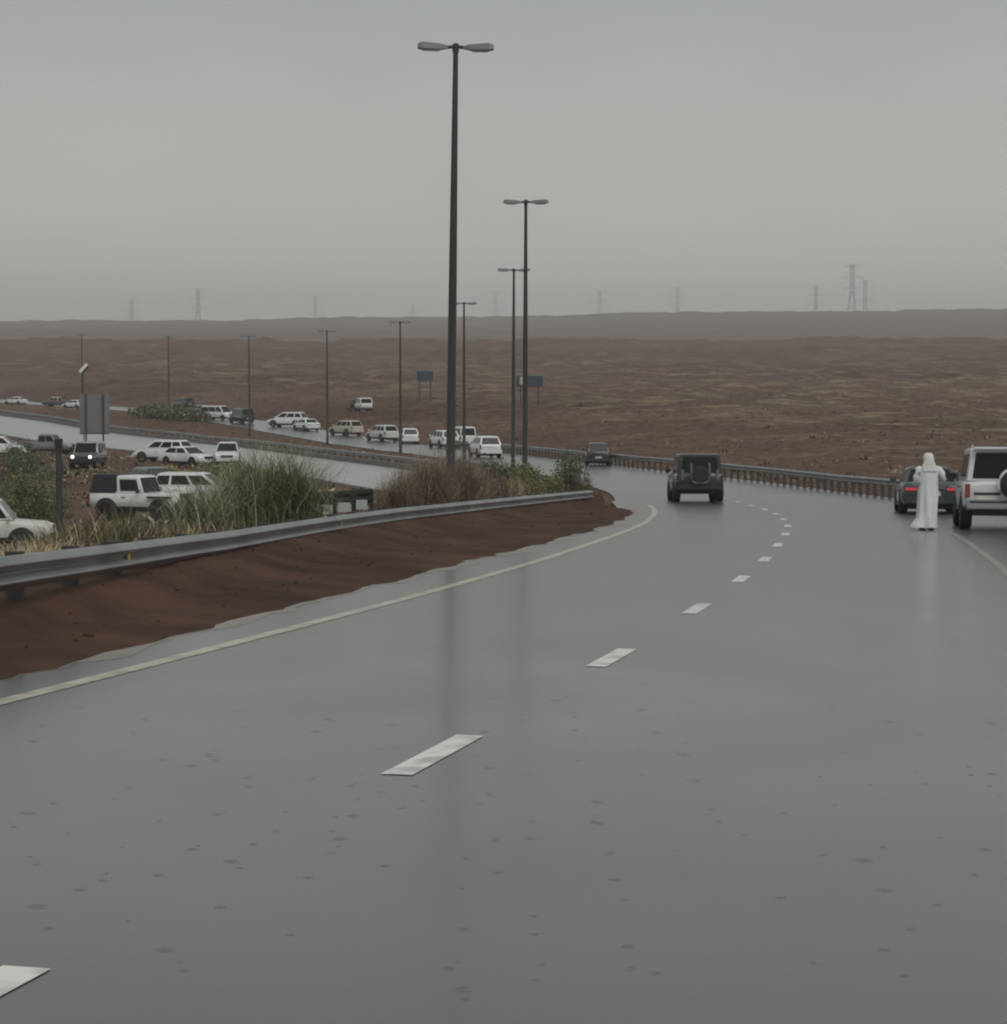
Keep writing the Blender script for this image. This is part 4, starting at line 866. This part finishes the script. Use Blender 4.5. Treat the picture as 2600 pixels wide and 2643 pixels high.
shrub('low green bush on the waste ground above the reeds', ((395, 126, 1.3, 1.6), (440, 124, 1.4, 1.7), (470, 122, 1.2, 1.5)), P_WEED, P_OLIVE, 700, 4200, .10, 'green_bush', None)
shrub('long dark green bush in the median around the thin lamp', ((322, 300, 3, 2.3), (350, 296, 3, 1.9), (300, 306, 2.6, 2.2), (275, 312, 2.5, 1.7), (378, 292, 2, 1.3)), P_WEED, P_GREY, 600, 6500, .26, 'median_bush', None)
shrub('brown bush next to the lone off-roader on the desert', ((669, 312, 1.0, 1.7),), P_BROWN, P_BROWN, 250, 900, .16, 'desert_bush', None)

# low scrub over the desert slope and the waste ground: uncountable
def tufts(name, label, n, gen, m, hmin, hmax, wk):
    x_, y_ = gen(n); z_, d_, mk = gz(x_, y_, True); keep = ((d_ > railoff(y_) + 1.2) | ((d_ < -verge(y_) - .8) )); x_, y_, z_ = x_[keep], y_[keep], z_[keep]
    Lw_ = np.interp(y_, LN[::-1, 1], LN[::-1, 0]); Lf_ = np.interp(y_, LF[::-1, 1], LF[::-1, 0]); kk = ~((x_ > Lw_ - 1) & (x_ < Lf_ + 1.2) & (y_ > 108)); x_, y_, z_ = x_[kk], y_[kk], z_[kk]; k = len(x_)
    nb = 9; bx = np.repeat(x_, nb) + rng.normal(0, .12, k * nb) * wk; by = np.repeat(y_, nb) + rng.normal(0, .12, k * nb) * wk; sc = np.repeat(rng.uniform(hmin, hmax, k) * (.6 + .8 * rng.random(k) ** 3), nb)
    V, F = blades(k * nb, np.c_[bx, by, np.repeat(z_, nb) - .06], sc, sc * .34 * wk, np.abs(rng.normal(.95, .35, k * nb)), rng.uniform(.2, .8, k * nb), 2)
    o = np_mesh(name, V, F, m); tag(o, label, 'scrub', kind='stuff'); return o
def gen_desert(n):
    y_ = 70 + 520 * rng.random(n) ** 1.6; x_ = at_uv(rng.uniform(-500, 2700, n), y_); k = fbm(x_ / 22, y_ / 11 + 4, 4) + .12 * rng.standard_normal(n) > .5; return x_[k], y_[k]
def gen_waste(n):
    y_ = 74 + 140 * rng.random(n) ** 1.3; x_ = at_uv(rng.uniform(-300, 900, n), y_); k = fbm(x_ / 7, y_ / 7 + 9, 4) + .06 * rng.standard_normal(n) > .53; return x_[k], y_[k]
tufts('desert_scrub', 'dry straw tussocks spread over the desert slope', 15000, gen_desert, P_STRAWD, .2, .5, 1.3)
tufts('desert_scrub', 'dark brown scrub spread over the desert slope', 12000, gen_desert, P_BROWND, .2, .5, 1.3)
tufts('desert_scrub', 'olive scrub spread over the desert slope', 8000, gen_desert, P_WEED, .12, .3, 1.1)
tufts('waste_scrub', 'olive weeds spread over the waste ground', 5500, gen_waste, P_WEED, .2, .55, 1.5)
tufts('waste_scrub', 'dry grass spread over the waste ground', 4000, gen_waste, P_STRAW, .2, .5, 1.4)

# ------------------------------------------------------------------ haze
hz = MB().box((0, 2900, 118), (9000, 6700, 250)).build('haze', None); tag(hz, kind='stuff')
hm = bpy.data.materials.new('rain_haze'); hm.use_nodes = True; t = hm.node_tree; t.nodes.clear(); o_ = t.nodes.new('ShaderNodeOutputMaterial'); pv = t.nodes.new('ShaderNodeVolumePrincipled')
pv.inputs['Color'].default_value = (1.0, .955, .935, 1); pv.inputs['Density'].default_value = 3.2e-4; pv.inputs['Anisotropy'].default_value = .0
t.links.new(pv.outputs[0], o_.inputs['Volume']); hz.data.materials.append(hm)
